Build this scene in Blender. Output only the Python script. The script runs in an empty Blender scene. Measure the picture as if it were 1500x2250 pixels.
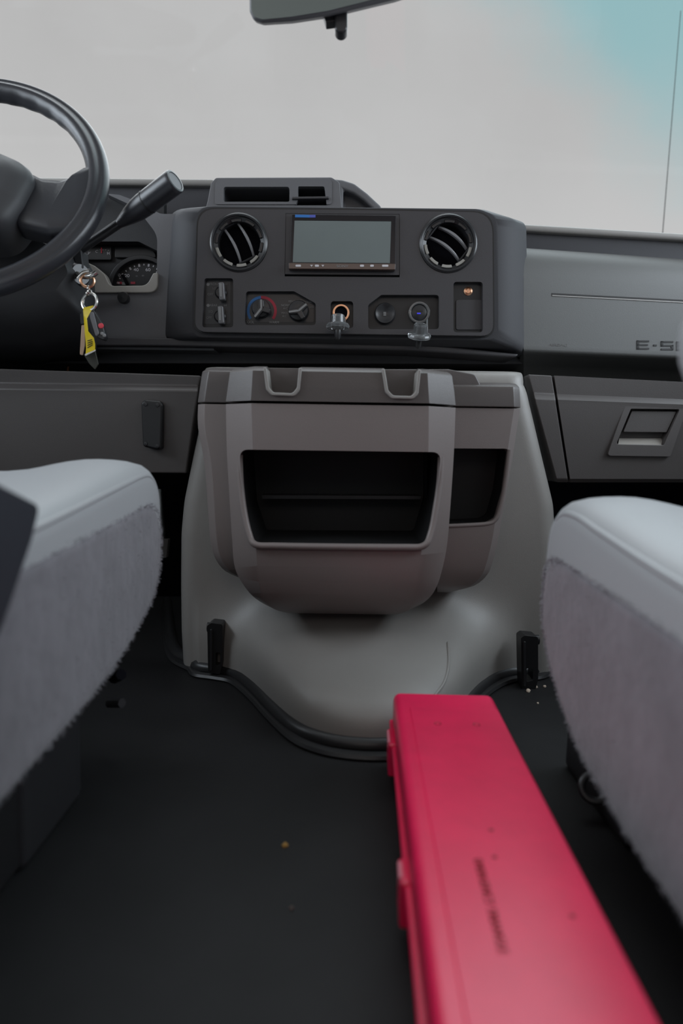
import bpy, bmesh, math, random
from mathutils import Vector, Matrix, noise

random.seed(7)
S = bpy.context.scene
COL = S.collection
PI = math.pi

# ------------------------------------------------------------------ camera
PITCH, ROLL, F = math.radians(5.33), math.radians(0.9), 1500.0
CAM = Vector((0, 0, 0.38))
_r = Vector((1, 0, 0)); _u = Vector((0, math.sin(PITCH), math.cos(PITCH))); FW = Vector((0, math.cos(PITCH), -math.sin(PITCH)))
RT = math.cos(ROLL) * _r + math.sin(ROLL) * _u
UP = -math.sin(ROLL) * _r + math.cos(ROLL) * _u
cd = bpy.data.cameras.new('camera'); cam = bpy.data.objects.new('camera', cd); COL.objects.link(cam)
cam.matrix_world = Matrix(((RT.x, UP.x, -FW.x, CAM.x), (RT.y, UP.y, -FW.y, CAM.y), (RT.z, UP.z, -FW.z, CAM.z), (0, 0, 0, 1)))
cd.sensor_fit = 'VERTICAL'; cd.sensor_height = 36; cd.sensor_width = 24; cd.lens = 24
cd.clip_start = 0.02; cd.clip_end = 200
cd.dof.use_dof = True; cd.dof.focus_distance = 1.17; cd.dof.aperture_fstop = 2.8
S.camera = cam

# ------------------------------------------------------------------ sky and light
w = bpy.data.worlds.new('sky'); S.world = w; w.use_nodes = True
nt = w.node_tree; nt.nodes.clear()
def N(t, **kw):
    n = nt.nodes.new(t)
    for k, v in kw.items():
        setattr(n, k, v)
    return n
def L(a, b): nt.links.new(a, b)
tc = N('ShaderNodeTexCoord')
no = N('ShaderNodeTexNoise'); no.inputs['Scale'].default_value = 3.2; no.inputs['Detail'].default_value = 6; no.inputs['Roughness'].default_value = .55
L(tc.outputs['Generated'], no.inputs['Vector'])
dot = N('ShaderNodeVectorMath', operation='DOT_PRODUCT'); dot.inputs[1].default_value = Vector((.55, .45, .70)).normalized()
L(tc.outputs['Generated'], dot.inputs[0])
ma = N('ShaderNodeMath', operation='MULTIPLY_ADD'); ma.inputs[1].default_value = .16; L(no.outputs['Fac'], ma.inputs[0]); L(dot.outputs['Value'], ma.inputs[2])
mr = N('ShaderNodeMapRange', interpolation_type='SMOOTHSTEP'); mr.inputs['From Min'].default_value = .884; mr.inputs['From Max'].default_value = .952
L(ma.outputs[0], mr.inputs['Value'])
cr = N('ShaderNodeMapRange'); cr.inputs['From Min'].default_value = .3; cr.inputs['From Max'].default_value = .7; cr.inputs['To Min'].default_value = .475; cr.inputs['To Max'].default_value = .53
L(no.outputs['Fac'], cr.inputs['Value'])
cc = N('ShaderNodeCombineColor'); 
for i in range(3): L(cr.outputs[0], cc.inputs[i])
sep = N('ShaderNodeSeparateXYZ'); L(tc.outputs['Generated'], sep.inputs[0])
mx = N('ShaderNodeMix', data_type='RGBA'); L(mr.outputs[0], mx.inputs[0]); L(cc.outputs[0], mx.inputs[6]); mx.inputs[7].default_value = (.30, .50, .53, 1)
hz = N('ShaderNodeMapRange', interpolation_type='SMOOTHSTEP'); hz.inputs['From Min'].default_value = .02; hz.inputs['From Max'].default_value = .5; hz.inputs['To Min'].default_value = 1.0; hz.inputs['To Max'].default_value = 0
L(sep.outputs[2], hz.inputs['Value'])
mh = N('ShaderNodeMix', data_type='RGBA'); L(hz.outputs[0], mh.inputs[0]); L(mx.outputs[2], mh.inputs[6]); mh.inputs[7].default_value = (.64, .64, .64, 1)
gr = N('ShaderNodeMapRange'); gr.inputs['From Min'].default_value = -.02; gr.inputs['From Max'].default_value = .02
L(sep.outputs[2], gr.inputs['Value'])
mg = N('ShaderNodeMix', data_type='RGBA'); L(gr.outputs[0], mg.inputs[0]); mg.inputs[6].default_value = (.16, .15, .14, 1); L(mh.outputs[2], mg.inputs[7])
bg = N('ShaderNodeBackground'); bg.inputs['Strength'].default_value = 1.0; L(mg.outputs[2], bg.inputs['Color'])
wo = N('ShaderNodeOutputWorld'); L(bg.outputs[0], wo.inputs['Surface'])
S.view_settings.view_transform = 'Standard'; S.view_settings.look = 'None'
S.view_settings.exposure = 0.0; S.view_settings.gamma = 1.0; S.view_settings.use_curve_mapping = False

def lamp(name, kind, loc, aim, energy, col, **kw):
    ld = bpy.data.lights.new(name, kind); ld.energy = energy; ld.color = col
    for k, v in kw.items(): setattr(ld, k, v)
    o = bpy.data.objects.new(name, ld); COL.objects.link(o); o.location = loc
    o.rotation_euler = (Vector(aim) - Vector(loc)).to_track_quat('-Z', 'Y').to_euler(); return o
lamp('overcast_sun', 'SUN', (.1, 2.9, 3.3), (-.05, .85, 0), 2.5, (.88, .95, 1.0), angle=math.radians(75))
for s_ in (-1, 1):
    lamp('door_window_daylight', 'AREA', (s_ * 1.25, .75, 1.0), (0, .8, .3), 13, (.80, .90, 1.0), shape='RECTANGLE', size=1.1, size_y=.55)  # fill lamps added outside the doors, standing in for side daylight
lamp('rear_cabin_light', 'AREA', (0, -1.3, 1.35), (0, 1.1, .5), 4, (1.0, .84, .76), shape='RECTANGLE', size=1.4, size_y=.6)  # unseen warm fill added behind the camera for rear-facing surfaces

# ------------------------------------------------------------------ helpers
def W(px, py, Y):
    d = (px - 750) / F * RT - (py - 1125) / F * UP + FW
    return CAM + d * (Y / d.y)
def WX(px, py, X):
    d = (px - 750) / F * RT - (py - 1125) / F * UP + FW
    return CAM + d * (X / d.x)
def FL(px, py, z=0.0):
    d = (px - 750) / F * RT - (py - 1125) / F * UP + FW
    return CAM + d * ((z - CAM.z) / d.z)

def srgb(r, g, b):
    f = lambda c: (c / 255 / 12.92) if c <= 10 else ((c / 255 + .055) / 1.055) ** 2.4
    return (f(r), f(g), f(b), 1)

def mat(name, col, rough=.5, metal=0.0, grain=0, gscale=900, mottle=0.0, spec=.5, coat=0.0, trans=0.0, emit=None, estr=0, gdist=.0006, mscale=9.0, sheen=0):
    m = bpy.data.materials.new(name); m.use_nodes = True
    t = m.node_tree; b = t.nodes['Principled BSDF']
    b.inputs['Base Color'].default_value = col; b.inputs['Roughness'].default_value = rough; b.inputs['Metallic'].default_value = metal
    b.inputs['Specular IOR Level'].default_value = spec; b.inputs['Coat Weight'].default_value = coat; b.inputs['Transmission Weight'].default_value = trans
    if sheen: b.inputs['Sheen Weight'].default_value = sheen
    if emit: b.inputs['Emission Color'].default_value = emit; b.inputs['Emission Strength'].default_value = estr
    tc = t.nodes.new('ShaderNodeTexCoord')
    if grain:
        n = t.nodes.new('ShaderNodeTexNoise'); n.inputs['Scale'].default_value = gscale; n.inputs['Detail'].default_value = 2
        t.links.new(tc.outputs['Object'], n.inputs['Vector'])
        bp = t.nodes.new('ShaderNodeBump'); bp.inputs['Strength'].default_value = grain; bp.inputs['Distance'].default_value = gdist
        t.links.new(n.outputs['Fac'], bp.inputs['Height']); t.links.new(bp.outputs[0], b.inputs['Normal'])
    if mottle:
        n = t.nodes.new('ShaderNodeTexNoise'); n.inputs['Scale'].default_value = mscale; n.inputs['Detail'].default_value = 5; n.inputs['Roughness'].default_value = .6
        t.links.new(tc.outputs['Object'], n.inputs['Vector'])
        mrr = t.nodes.new('ShaderNodeMapRange'); mrr.inputs['From Min'].default_value = .25; mrr.inputs['From Max'].default_value = .75
        mrr.inputs['To Min'].default_value = 1 - mottle; mrr.inputs['To Max'].default_value = 1 + mottle
        t.links.new(n.outputs['Fac'], mrr.inputs['Value'])
        mm = t.nodes.new('ShaderNodeMix'); mm.data_type = 'RGBA'; mm.blend_type = 'MULTIPLY'; mm.inputs[0].default_value = 1; mm.inputs[6].default_value = col
        c3 = t.nodes.new('ShaderNodeCombineColor')
        for i in range(3): t.links.new(mrr.outputs[0], c3.inputs[i])
        t.links.new(c3.outputs[0], mm.inputs[7]); t.links.new(mm.outputs[2], b.inputs['Base Color'])
    return m

M = {}
M['bezel'] = mat('charcoal_plastic', (.047, .045, .049, 1), .45, grain=.25)
M['dash'] = mat('grey_dash_plastic', (.13, .13, .138, 1), .5, grain=.3)
M['housing'] = mat('charcoal_housing_plastic', (.055, .055, .06, 1), .6, spec=.25, grain=.3)
M['pad'] = mat('pale_grey_dash_plastic', (.100, .101, .098, 1), .55, grain=.3)
M['emboss'] = mat('embossed_letter_plastic', (.068, .068, .068, 1), .8, spec=.1)
M['rim'] = mat('beige_rim_plastic', (.36, .34, .31, 1), .45)  # raised tone paints in light caught by cluster rim and handle lip
M['vanetip'] = mat('pale_grey_vane', (.22, .22, .23, 1), .28)  # pale tone stands in for sky reflected on the vent vanes
M['cover'] = mat('grey_cover_plastic', (.258, .246, .232, 1), .42, grain=.3, mottle=.05)
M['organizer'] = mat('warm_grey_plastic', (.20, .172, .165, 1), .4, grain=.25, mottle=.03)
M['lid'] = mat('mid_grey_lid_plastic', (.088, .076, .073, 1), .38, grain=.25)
M['lower'] = mat('dark_grey_lower_plastic', (.088, .080, .078, 1), .45, grain=.3)
M['black'] = mat('black_plastic', (.012, .012, .013, 1), .4)
M['satin'] = mat('satin_black_plastic', (.022, .022, .024, 1), .3)
M['column'] = mat('matt_black_column', (.018, .018, .02, 1), .6, grain=.3)
M['deep'] = mat('dark_void', (.004, .004, .006, 1), .9, spec=.1)
M['liner'] = mat('black_liner', (.004, .004, .0045, 1), .6)  # near-black colour paints the shade inside the open bins
M['wheel'] = mat('black_wheel_rubber', (.026, .027, .032, 1), .24, grain=.3, gscale=1400)
M['hub'] = mat('black_hub_vinyl', (.038, .039, .043, 1), .45, grain=.4, gscale=1400)
M['rubber'] = mat('rubber_floor', (.0092, .009, .0098, 1), .62, spec=.32, grain=.5, gscale=500, mottle=.35)
M['gasket'] = mat('black_gasket', (.02, .02, .021, 1), .38)
M['vinyl'] = mat('grey_seat_vinyl', (.345, .35, .36, 1), .40, grain=.35, gscale=700)
M['fleece'] = mat('grey_fleece', (.148, .140, .156, 1), .95, mottle=.16, mscale=16, sheen=.25, grain=.3, gscale=45, gdist=.006)
M['pile'] = mat('fleece_tips', (.23, .22, .238, 1), .95)
M['red'] = mat('red_case_plastic', (.82, .010, .088, 1), .33, spec=.9, grain=.15, mottle=.10, mscale=20)
M['reddark'] = mat('dark_red_plastic', (.33, .008, .022, 1), .35)
M['chrome'] = mat('worn_chrome', (.62, .60, .57, 1), .25, 1)
M['copper'] = mat('copper_ring', (.75, .43, .27, 1), .3, 1)
M['clear'] = mat('smoky_clear_plastic', (.55, .57, .58, 1), .12, trans=.85)
M['screen'] = mat('matt_screen_film', (.12, .14, .14, 1), .6, spec=.2, mottle=.08, emit=(.85, 1, .98, 1), estr=.03)  # grey tone and faint glow stand in for glare on the screen
M['gloss'] = mat('gloss_black', (.012, .012, .015, 1), .2, spec=.2)
M['white'] = mat('white_print', (.62, .60, .63, 1), .5)
M['grey'] = mat('grey_print', (.22, .22, .22, 1), .5)
M['faint'] = mat('faint_print', (.07, .07, .075, 1), .5)
M['blue'] = mat('blue_print', (.02, .13, .36, 1), .5)
M['hot'] = mat('red_print', (.33, .015, .035, 1), .5)
M['needle'] = mat('red_needle', (.55, .02, .04, 1), .4)
M['bluelit'] = mat('blue_indicator', (.02, .02, .2, 1), .4, emit=(.05, .06, 1, 1), estr=.5)
M['bluesticker'] = mat('blue_sticker', (.02, .16, .48, 1), .35)
M['yellow'] = mat('yellow_tag', (.75, .56, .0, 1), .5, mottle=.1, mscale=60)
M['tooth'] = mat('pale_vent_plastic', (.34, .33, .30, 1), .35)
M['vane'] = mat('grey_vane', (.11, .11, .115, 1), .28)
M['mirror'] = mat('mirror_glass', (.62, .66, .64, 1), .04, 1)
M['orange'] = mat('orange_wire', (.30, .10, .03, 1), .5)
M['crumb'] = mat('pale_crumb', (.6, .5, .4, 1), .8)
M['tan'] = mat('tan_crumb', (.42, .24, .06, 1), .8)
M['trim'] = mat('grey_trim', (.2, .2, .2, 1), .6)
M['headliner'] = mat('headliner', (.4, .4, .39, 1), .9)
M['keymetal'] = mat('brass_key', (.42, .30, .22, 1), .4, 1)
M['panic'] = mat('red_button', (.65, .06, .08, 1), .4)
g = bpy.data.materials.new('windshield_glass'); g.use_nodes = True; t = g.node_tree; t.nodes.clear()
a = t.nodes.new('ShaderNodeBsdfTransparent'); b = t.nodes.new('ShaderNodeBsdfGlossy'); b.inputs['Roughness'].default_value = .02
c = t.nodes.new('ShaderNodeMixShader'); c.inputs[0].default_value = .02; d = t.nodes.new('ShaderNodeOutputMaterial')
t.links.new(a.outputs[0], c.inputs[1]); t.links.new(b.outputs[0], c.inputs[2]); t.links.new(c.outputs[0], d.inputs[0]); M['glass'] = g

ORI = {}
def world_origin(o):
    return ORI[o.name] if o is not None else Vector((0, 0, 0))
def shade(me, ang=38):
    bm = bmesh.new(); bm.from_mesh(me)
    for e in bm.edges:
        if len(e.link_faces) == 2:
            e.smooth = e.calc_face_angle(0) < math.radians(ang)
    for f in bm.faces: f.smooth = True
    bm.to_mesh(me); bm.free()
def mk(name, bm, m, parent=None, bevel=0, seg=3, cuts=(), subd=0, ang=38, fix=True):
    """one mesh object from a bmesh in world coordinates; cuts = bmeshes to subtract"""
    me = bpy.data.meshes.new(name)
    if fix: bmesh.ops.recalc_face_normals(bm, faces=bm.faces)
    bm.to_mesh(me); bm.free()
    o = bpy.data.objects.new(name, me); COL.objects.link(o)
    tmp = []
    for cb in cuts:
        bmesh.ops.recalc_face_normals(cb, faces=cb.faces)
        cm = bpy.data.meshes.new('cut'); cb.to_mesh(cm); cb.free()
        co = bpy.data.objects.new('cut', cm); COL.objects.link(co); tmp.append(co)
        md = o.modifiers.new('b', 'BOOLEAN'); md.operation = 'DIFFERENCE'; md.object = co; md.solver = 'EXACT'
    if bevel:
        md = o.modifiers.new('v', 'BEVEL'); md.width = bevel; md.segments = seg; md.limit_method = 'ANGLE'; md.angle_limit = math.radians(35)
    if subd:
        md = o.modifiers.new('s', 'SUBSURF'); md.levels = subd; md.render_levels = subd
    if o.modifiers:
        dg = bpy.context.evaluated_depsgraph_get()
        nm = bpy.data.meshes.new_from_object(o.evaluated_get(dg))
        o.modifiers.clear(); o.data = nm; bpy.data.meshes.remove(me); me = nm; me.name = name
        for co in tmp:
            cm = co.data; bpy.data.objects.remove(co); bpy.data.meshes.remove(cm)
    me.materials.clear(); me.materials.append(m)
    shade(me, ang)
    if bevel or cuts:
        md = o.modifiers.new('n', 'WEIGHTED_NORMAL'); md.keep_sharp = True
    if parent is not None:
        org = world_origin(parent); me.transform(Matrix.Translation(-org)); o.parent = parent; ORI[o.name] = org
    else:
        vs = [v.co for v in me.vertices]
        org = Vector(((min(v.x for v in vs) + max(v.x for v in vs)) / 2, (min(v.y for v in vs) + max(v.y for v in vs)) / 2, min(v.z for v in vs)))
        me.transform(Matrix.Translation(-org)); o.location = org; ORI[o.name] = org
    return o
def thing(name, label, cat, loc, group=None):
    o = bpy.data.objects.new(name, None); COL.objects.link(o); o.location = loc; o.empty_display_size = .05
    o['label'] = label; o['category'] = cat
    if group: o['group'] = group
    ORI[o.name] = Vector(loc)
    return o
def tag(o, label, cat, group=None):
    o['label'] = label; o['category'] = cat
    if group: o['group'] = group
    return o
def struct(o): o['kind'] = 'structure'; return o
def lab(o, s): o['label'] = s; return o

def B(): return bmesh.new()
def rnd(pts, r=8, n=5, full=False):
    """round the corners of a 2-D polygon; a point may carry its own radius as third value"""
    out = []; k = len(pts)
    for i in range(k):
        p = Vector(pts[i][:2]); rr = pts[i][2] if len(pts[i]) > 2 else r
        a = Vector(pts[i - 1][:2]) - p; b = Vector(pts[(i + 1) % k][:2]) - p
        la, lb = a.length, b.length; a.normalize(); b.normalize()
        an = a.angle(b)
        if (rr <= 0 or an > math.radians(172)) and not full: out.append(tuple(p)); continue
        dd = min(max(rr / math.tan(an / 2), .06 * min(la, lb)) if full else rr / math.tan(an / 2), la * .48, lb * .48)
        p0, p1 = p + a * dd, p + b * dd
        for j in range(n + 1):
            s = j / n; q = p0 * (1 - s) ** 2 + p * 2 * s * (1 - s) + p1 * s * s
            out.append(tuple(q))
    return out
def prism(bm, pts, vec):
    """polygon of world points extruded along vec"""
    a = [bm.verts.new(p) for p in pts]; b = [bm.verts.new(Vector(p) + Vector(vec)) for p in pts]
    bm.faces.new(a); bm.faces.new(b[::-1]); n = len(a)
    for i in range(n): bm.faces.new((a[i], b[i], b[(i + 1) % n], a[(i + 1) % n]))
    return bm
def pp(pts, Y, dy, r=0, n=5, bm=None):
    """picture-traced outline standing at depth Y, extruded dy straight back"""
    q = rnd(pts, r, n) if r or any(len(p) > 2 for p in pts) else pts
    return prism(bm or B(), [W(p[0], p[1], Y) for p in q], (0, dy, 0))
def ppc(pts, Yface, front, depth, r=0):
    """cutter whose outline is true at the face depth"""
    q = rnd(pts, r, 5) if r or any(len(p) > 2 for p in pts) else pts
    return prism(B(), [W(p[0], p[1], Yface) - Vector((0, front, 0)) for p in q], (0, front + depth, 0))
def rect(x0, y0, x1, y1): return [(x0, y0), (x1, y0), (x1, y1), (x0, y1)]
def box(bm, c, s, R=None):
    r = bmesh.ops.create_cube(bm, size=1.0)
    mtx = Matrix.Translation(Vector(c)) @ (R.to_4x4() if R else Matrix.Identity(4)) @ Matrix.Diagonal((*s, 1))
    bmesh.ops.transform(bm, matrix=mtx, verts=r['verts']); return bm
def loft(bm, rows, cap=True, closed=True):
    vs = [[bm.verts.new(p) for p in r] for r in rows]; n = len(rows[0])
    for i in range(len(vs) - 1):
        for j in range(n if closed else n - 1):
            bm.faces.new((vs[i][j], vs[i][(j + 1) % n], vs[i + 1][(j + 1) % n], vs[i + 1][j]))
    if cap and closed: bm.faces.new(vs[0][::-1]); bm.faces.new(vs[-1])
    return bm
def frame_of(d):
    d = Vector(d).normalized(); a = Vector((0, 0, 1)) if abs(d.z) < .9 else Vector((1, 0, 0))
    x = d.cross(a).normalized(); y = d.cross(x).normalized(); return x, y, d
def tube(bm, pts, rad, n=10, closed=False, flat=1.0):
    pts = [Vector(p) for p in pts]; k = len(pts); rows = []; px = None
    for i in range(k):
        if closed: d = pts[(i + 1) % k] - pts[i - 1]
        else: d = pts[min(i + 1, k - 1)] - pts[max(i - 1, 0)]
        d.normalize()
        if px is None: x, y, _ = frame_of(d)
        else:
            x = (px - d * px.dot(d)).normalized(); y = d.cross(x)
        px = x; rr = rad[i] if isinstance(rad, (list, tuple)) else rad
        rows.append([pts[i] + x * (math.cos(a) * rr) + y * (math.sin(a) * rr * flat) for a in (2 * PI * j / n for j in range(n))])
    if closed: rows.append(rows[0]); loft(bm, rows, cap=False); bmesh.ops.remove_doubles(bm, verts=bm.verts, dist=1e-6)
    else: loft(bm, rows)
    return bm
def smoothpath(pts, k=6):
    pts = [Vector(p) for p in pts]; out = []
    for i in range(len(pts) - 1):
        p0, p1, p2, p3 = pts[max(i - 1, 0)], pts[i], pts[i + 1], pts[min(i + 2, len(pts) - 1)]
        for j in range(k):
            t = j / k
            out.append(.5 * ((2 * p1) + (-p0 + p2) * t + (2 * p0 - 5 * p1 + 4 * p2 - p3) * t * t + (-p0 + 3 * p1 - 3 * p2 + p3) * t ** 3))
    out.append(pts[-1]); return out
def lathe(bm, c, axis, prof, n=32, close=True):
    """prof: (radius, distance along axis)"""
    x, y, d = frame_of(axis); c = Vector(c); rows = []
    for r, h in prof:
        rows.append([c + d * h + x * (math.cos(a) * r) + y * (math.sin(a) * r) for a in (2 * PI * j / n for j in range(n))])
    return loft(bm, rows, cap=close)
def ring(bm, c, axis, ro, ri, h0, h1, n=36):
    prof = [(ro, h0), (ro, h1), (ri, h1), (ri, h0), (ro, h0)]
    lathe(bm, c, axis, prof, n, close=False); bmesh.ops.remove_doubles(bm, verts=bm.verts, dist=1e-6); return bm
CAMDIR = (0, -1, 0)
def text(name, s, px, py, Y, h, m, parent, rot=0, sx=1.0, depth=.0003, align='CENTER', mtx=None):
    cu = bpy.data.curves.new(name, 'FONT'); cu.body = s; cu.size = 1; cu.extrude = 0; cu.align_x = align; cu.align_y = 'CENTER'
    o = bpy.data.objects.new(name, cu); COL.objects.link(o)
    dg = bpy.context.evaluated_depsgraph_get(); me = bpy.data.meshes.new_from_object(o.evaluated_get(dg)); bpy.data.objects.remove(o)
    size = h / F * Y / .72
    T = mtx if mtx else Matrix.Translation(W(px, py, Y)) @ Matrix.Rotation(-rot, 4, 'Y') @ Matrix.Rotation(PI / 2, 4, 'X')
    me.transform(T @ Matrix.Diagonal((size * sx, size, size, 1)))
    bm = B(); bm.from_mesh(me); bpy.data.meshes.remove(me)
    n = (T.to_3x3() @ Vector((0, 0, 1))).normalized()
    r = bmesh.ops.extrude_face_region(bm, geom=bm.faces[:]); bmesh.ops.translate(bm, vec=n * depth, verts=[v for v in r['geom'] if isinstance(v, bmesh.types.BMVert)])
    return mk(name, bm, m, parent)

# ------------------------------------------------------------------ setting: cab shell
bm = B(); box(bm, (0, -.25, -.01), (1.9, 4.1, .02)); struct(mk('floor', bm, M['rubber']))
bm = B(); box(bm, (0, 1.72, .36), (1.9, .04, .72)); struct(mk('wall_front', bm, M['deep']))
# doors: lower panels under open side windows, with armrests
for sgn, nm in ((-1, 'door_1'), (1, 'door_2')):
    bm = B(); box(bm, (sgn * .93, .55, .33), (.06, 2.3, .62)); o = struct(mk(nm, bm, M['trim'], bevel=.012))
    bm = B(); box(bm, (sgn * .875, .35, .42), (.05, .45, .05)); mk('armrest', bm, M['lower'], o, bevel=.012)
    bm = B(); box(bm, (sgn * .88, .75, .52), (.04, .12, .025)); mk('door_handle', bm, M['satin'], o, bevel=.008)
# windshield pillars, header, glass
WS = [Vector((-.90, 1.66, .70)), Vector((.90, 1.66, .70)), Vector((.84, .98, 1.42)), Vector((-.84, .98, 1.42))]
for i, (a, b, nm) in enumerate(((0, 3, 'trim_1'), (1, 2, 'trim_2'))):
    bm = B(); tube(bm, [WS[a], WS[b]], .04, 12); struct(mk(nm, bm, M['trim']))
bm = B(); tube(bm, [WS[3], WS[2]], .04, 12); struct(mk('trim_3', bm, M['trim']))
bm = B(); n_ = (WS[1] - WS[0]).cross(WS[3] - WS[0]).normalized() * .005; prism(bm, WS, n_); struct(mk('window_1', bm, M['glass']))
bm = B(); box(bm, (0, .80, 1.46), (1.8, .42, .03)); struct(mk('ceiling', bm, M['headliner'], bevel=.01))
bm = B(); box(bm, (0, -2.32, .75), (1.9, .04, 1.5)); struct(mk('wall_back', bm, M['headliner']))
bm = B(); box(bm, (0, -1.35, 1.5), (1.9, 1.9, .03)); struct(mk('ceiling', bm, M['headliner'], bevel=.01))

# ------------------------------------------------------------------ dashboard
DASH = thing('dashboard', 'dark grey moulded dashboard with two round air vents under the windshield', 'dashboard', W(757, 740, 1.3))
# far ledges along the windshield, left higher than right
bm = pp([(-420, 386), (475, 394), (475, 480), (-420, 480)], 1.36, .24); mk('top_ledge', bm, M['housing'], DASH, bevel=.010, seg=4)
bm = pp([(-420, 384), (470, 392), (470, 407), (-420, 400)], 1.345, .10); mk('ledge_cap', bm, M['cover'], DASH, bevel=.006, seg=4)  # pale strip over the darker ledge paints in light on its edge
bm = pp([(1100, 492), (1160, 496), (1500, 516), (1900, 545), (1900, 760), (1100, 760)], 1.36, .26); mk('top_ledge', bm, M['housing'], DASH, bevel=.012, seg=4)
bm = pp([(1100, 488), (1160, 492), (1500, 512), (1900, 540), (1900, 556), (1500, 527), (1160, 507), (1100, 503)], 1.345, .10); mk('ledge_cap', bm, M['cover'], DASH, bevel=.006, seg=4)  # painted highlight strip along the right ledge, darker ledge face below
bm = pp([(476, 412), (850, 470), (1130, 498), (1130, 760), (460, 760)], 1.40, .2); mk('dash_core', bm, M['dash'], DASH)
# storage pod on top
bm = pp([(448, 470), (456, 440), (463, 402, 10), (474, 390, 8), (728, 389, 10), (746, 400, 10), (752, 470)], 1.27, .2)
cut = [pp(rect(484, 400, 636, 438), 1.26, .10, 6), pp([(650, 399, 4), (714, 399, 6), (720, 446, 4), (643, 446, 4), (650, 430, 3)], 1.26, .08)]
pod = mk('storage_pod', bm, M['dash'], DASH, bevel=.004, seg=3, cuts=cut)
bm = pp([(472, 449), (473, 402, 8), (484, 391, 8), (722, 392, 8), (729, 400, 6), (728, 449)], 1.268, .012, r=6)
cut = [pp(rect(487, 402, 634, 436), 1.25, .05, 6), pp([(653, 401, 3), (712, 401, 5), (717, 444, 3), (647, 444, 3), (653, 430, 3)], 1.25, .05)]
mk('tray_rim', bm, M['dash'], pod, bevel=.003, seg=3, cuts=cut)
bm = pp(rect(480, 396, 716, 446), 1.355, .004); mk('tray_back', bm, M['black'], pod)
bm = pp([(641, 432), (722, 431), (722, 436), (641, 437)], 1.262, .06); mk('tray_shelf', bm, M['bezel'], pod, bevel=.001)
# sloping tail right of the pod
bm = pp([(732, 392), (752, 394, 20), (778, 402, 30), (808, 425, 40), (838, 453), (838, 475), (732, 475)], 1.30, .22, n=4)
cut = [pp([(754, 412), (776, 420, 20), (800, 436, 20), (824, 458), (754, 458)], 1.29, .035)]
mk('pod_tail', bm, M['dash'], DASH, bevel=.006, cuts=cut)
# centre housing that carries the bezel
front = rnd([(426, 452, 44), (1052, 459, 60), (1094, 476, 40), (1095, 747, 26), (421, 741, 26)], 20, 6, True)
back = rnd([(372, 458, 40), (1062, 460, 60), (1156, 490, 22), (1160, 780, 8), (352, 752, 20)], 20, 6, True)
mid = [((a[0] * .35 + b[0] * .65), (a[1] * .45 + b[1] * .55)) for a, b in zip(front, back)]
rows = [[W(p[0], p[1], 1.202) for p in front], [W(p[0], p[1], 1.222) for p in mid], [W(p[0], p[1], 1.262) for p in back], [W(p[0], p[1], 1.262) + Vector((0, .14, 0)) for p in back]]
VENTS = [(524.5, 533, 62), (984.5, 535, 62)]
def circ(cx, cy, r, n=40): return [(cx + r * math.cos(2 * PI * i / n), cy + r * math.sin(2 * PI * i / n)) for i in range(n)]
house = mk('centre_housing', loft(B(), rows), M['housing'], DASH, bevel=.006, ang=50, cuts=[pp(circ(*v), 1.18, .075) for v in VENTS])
# black under-lip below the housing
bm = pp([(-420, 742), (440, 750), (1128, 778), (1150, 796), (1150, 800), (-420, 798)], 1.30, .2); mk('lower_lip', bm, M['bezel'], DASH, bevel=.01)
bm = pp([(-420, 728), (345, 742), (900, 752), (1140, 778), (1132, 786), (900, 770), (345, 760), (-420, 756)], 1.225, .12); mk('lip_edge', bm, M['bezel'], DASH, bevel=.006)
# bezel with all pockets
YB = 1.188
out = [(436, 459, 40), (760, 461, 5), (1081, 467, 46), (1083, 738, 26), (428, 729, 26)]
pocket_switch = [(446, 608), (510, 608), (510, 717), (441, 717)]
pocket_temp = [(538, 637), (645, 637), (693, 664), (693, 712), (536, 712)]
pocket_socket = rect(726, 659, 776, 719)
pocket_right = [(809, 667), (838, 645), (966, 645), (966, 721), (809, 721)]
pocket_bin = rect(998, 616, 1063, 728)
pocket_radio = [(626, 464), (879, 466), (879, 606), (624, 604)]
VENTS = [(524.5, 533, 62), (984.5, 535, 62)]
def circ(cx, cy, r, n=40): return [(cx + r * math.cos(2 * PI * i / n), cy + r * math.sin(2 * PI * i / n)) for i in range(n)]
bm = pp(out, YB, .03, n=6)
cuts = [pp(p, YB - .01, .022, r=r) for p, r in ((pocket_switch, 7), (pocket_temp, 8), (pocket_socket, 8), (pocket_right, 8), (pocket_bin, 8))]
cuts += [pp(pocket_radio, YB - .01, .06, r=1)] + [pp(circ(*v), YB - .01, .06) for v in VENTS]
bez = mk('centre_bezel', bm, M['bezel'], DASH, bevel=.0028, seg=3, cuts=cuts)
bm = pp([(757 + (p[0] - 757) * 1.010, 599 + (p[1] - 599) * 1.022) for p in rnd(out, 8, 6)], YB + .0118, .006); mk('bezel_seam', bm, M['black'], DASH, cuts=[pp(circ(*v), YB - .01, .06) for v in VENTS])
YP = YB + .012
bm = pp([(450, 614), (506, 614), (506, 712), (447, 712)], YP - .0006, .002, 5); mk('pocket_floor', bm, M['satin'], bez)
bm = pp([(541, 641), (644, 641), (689, 667), (689, 708), (540, 708)], YP - .0006, .002, 5); mk('pocket_floor', bm, M['satin'], bez)
bm = pp(rect(730, 663, 772, 715), YP - .0006, .002, 5); mk('pocket_floor', bm, M['black'], bez)
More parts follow.
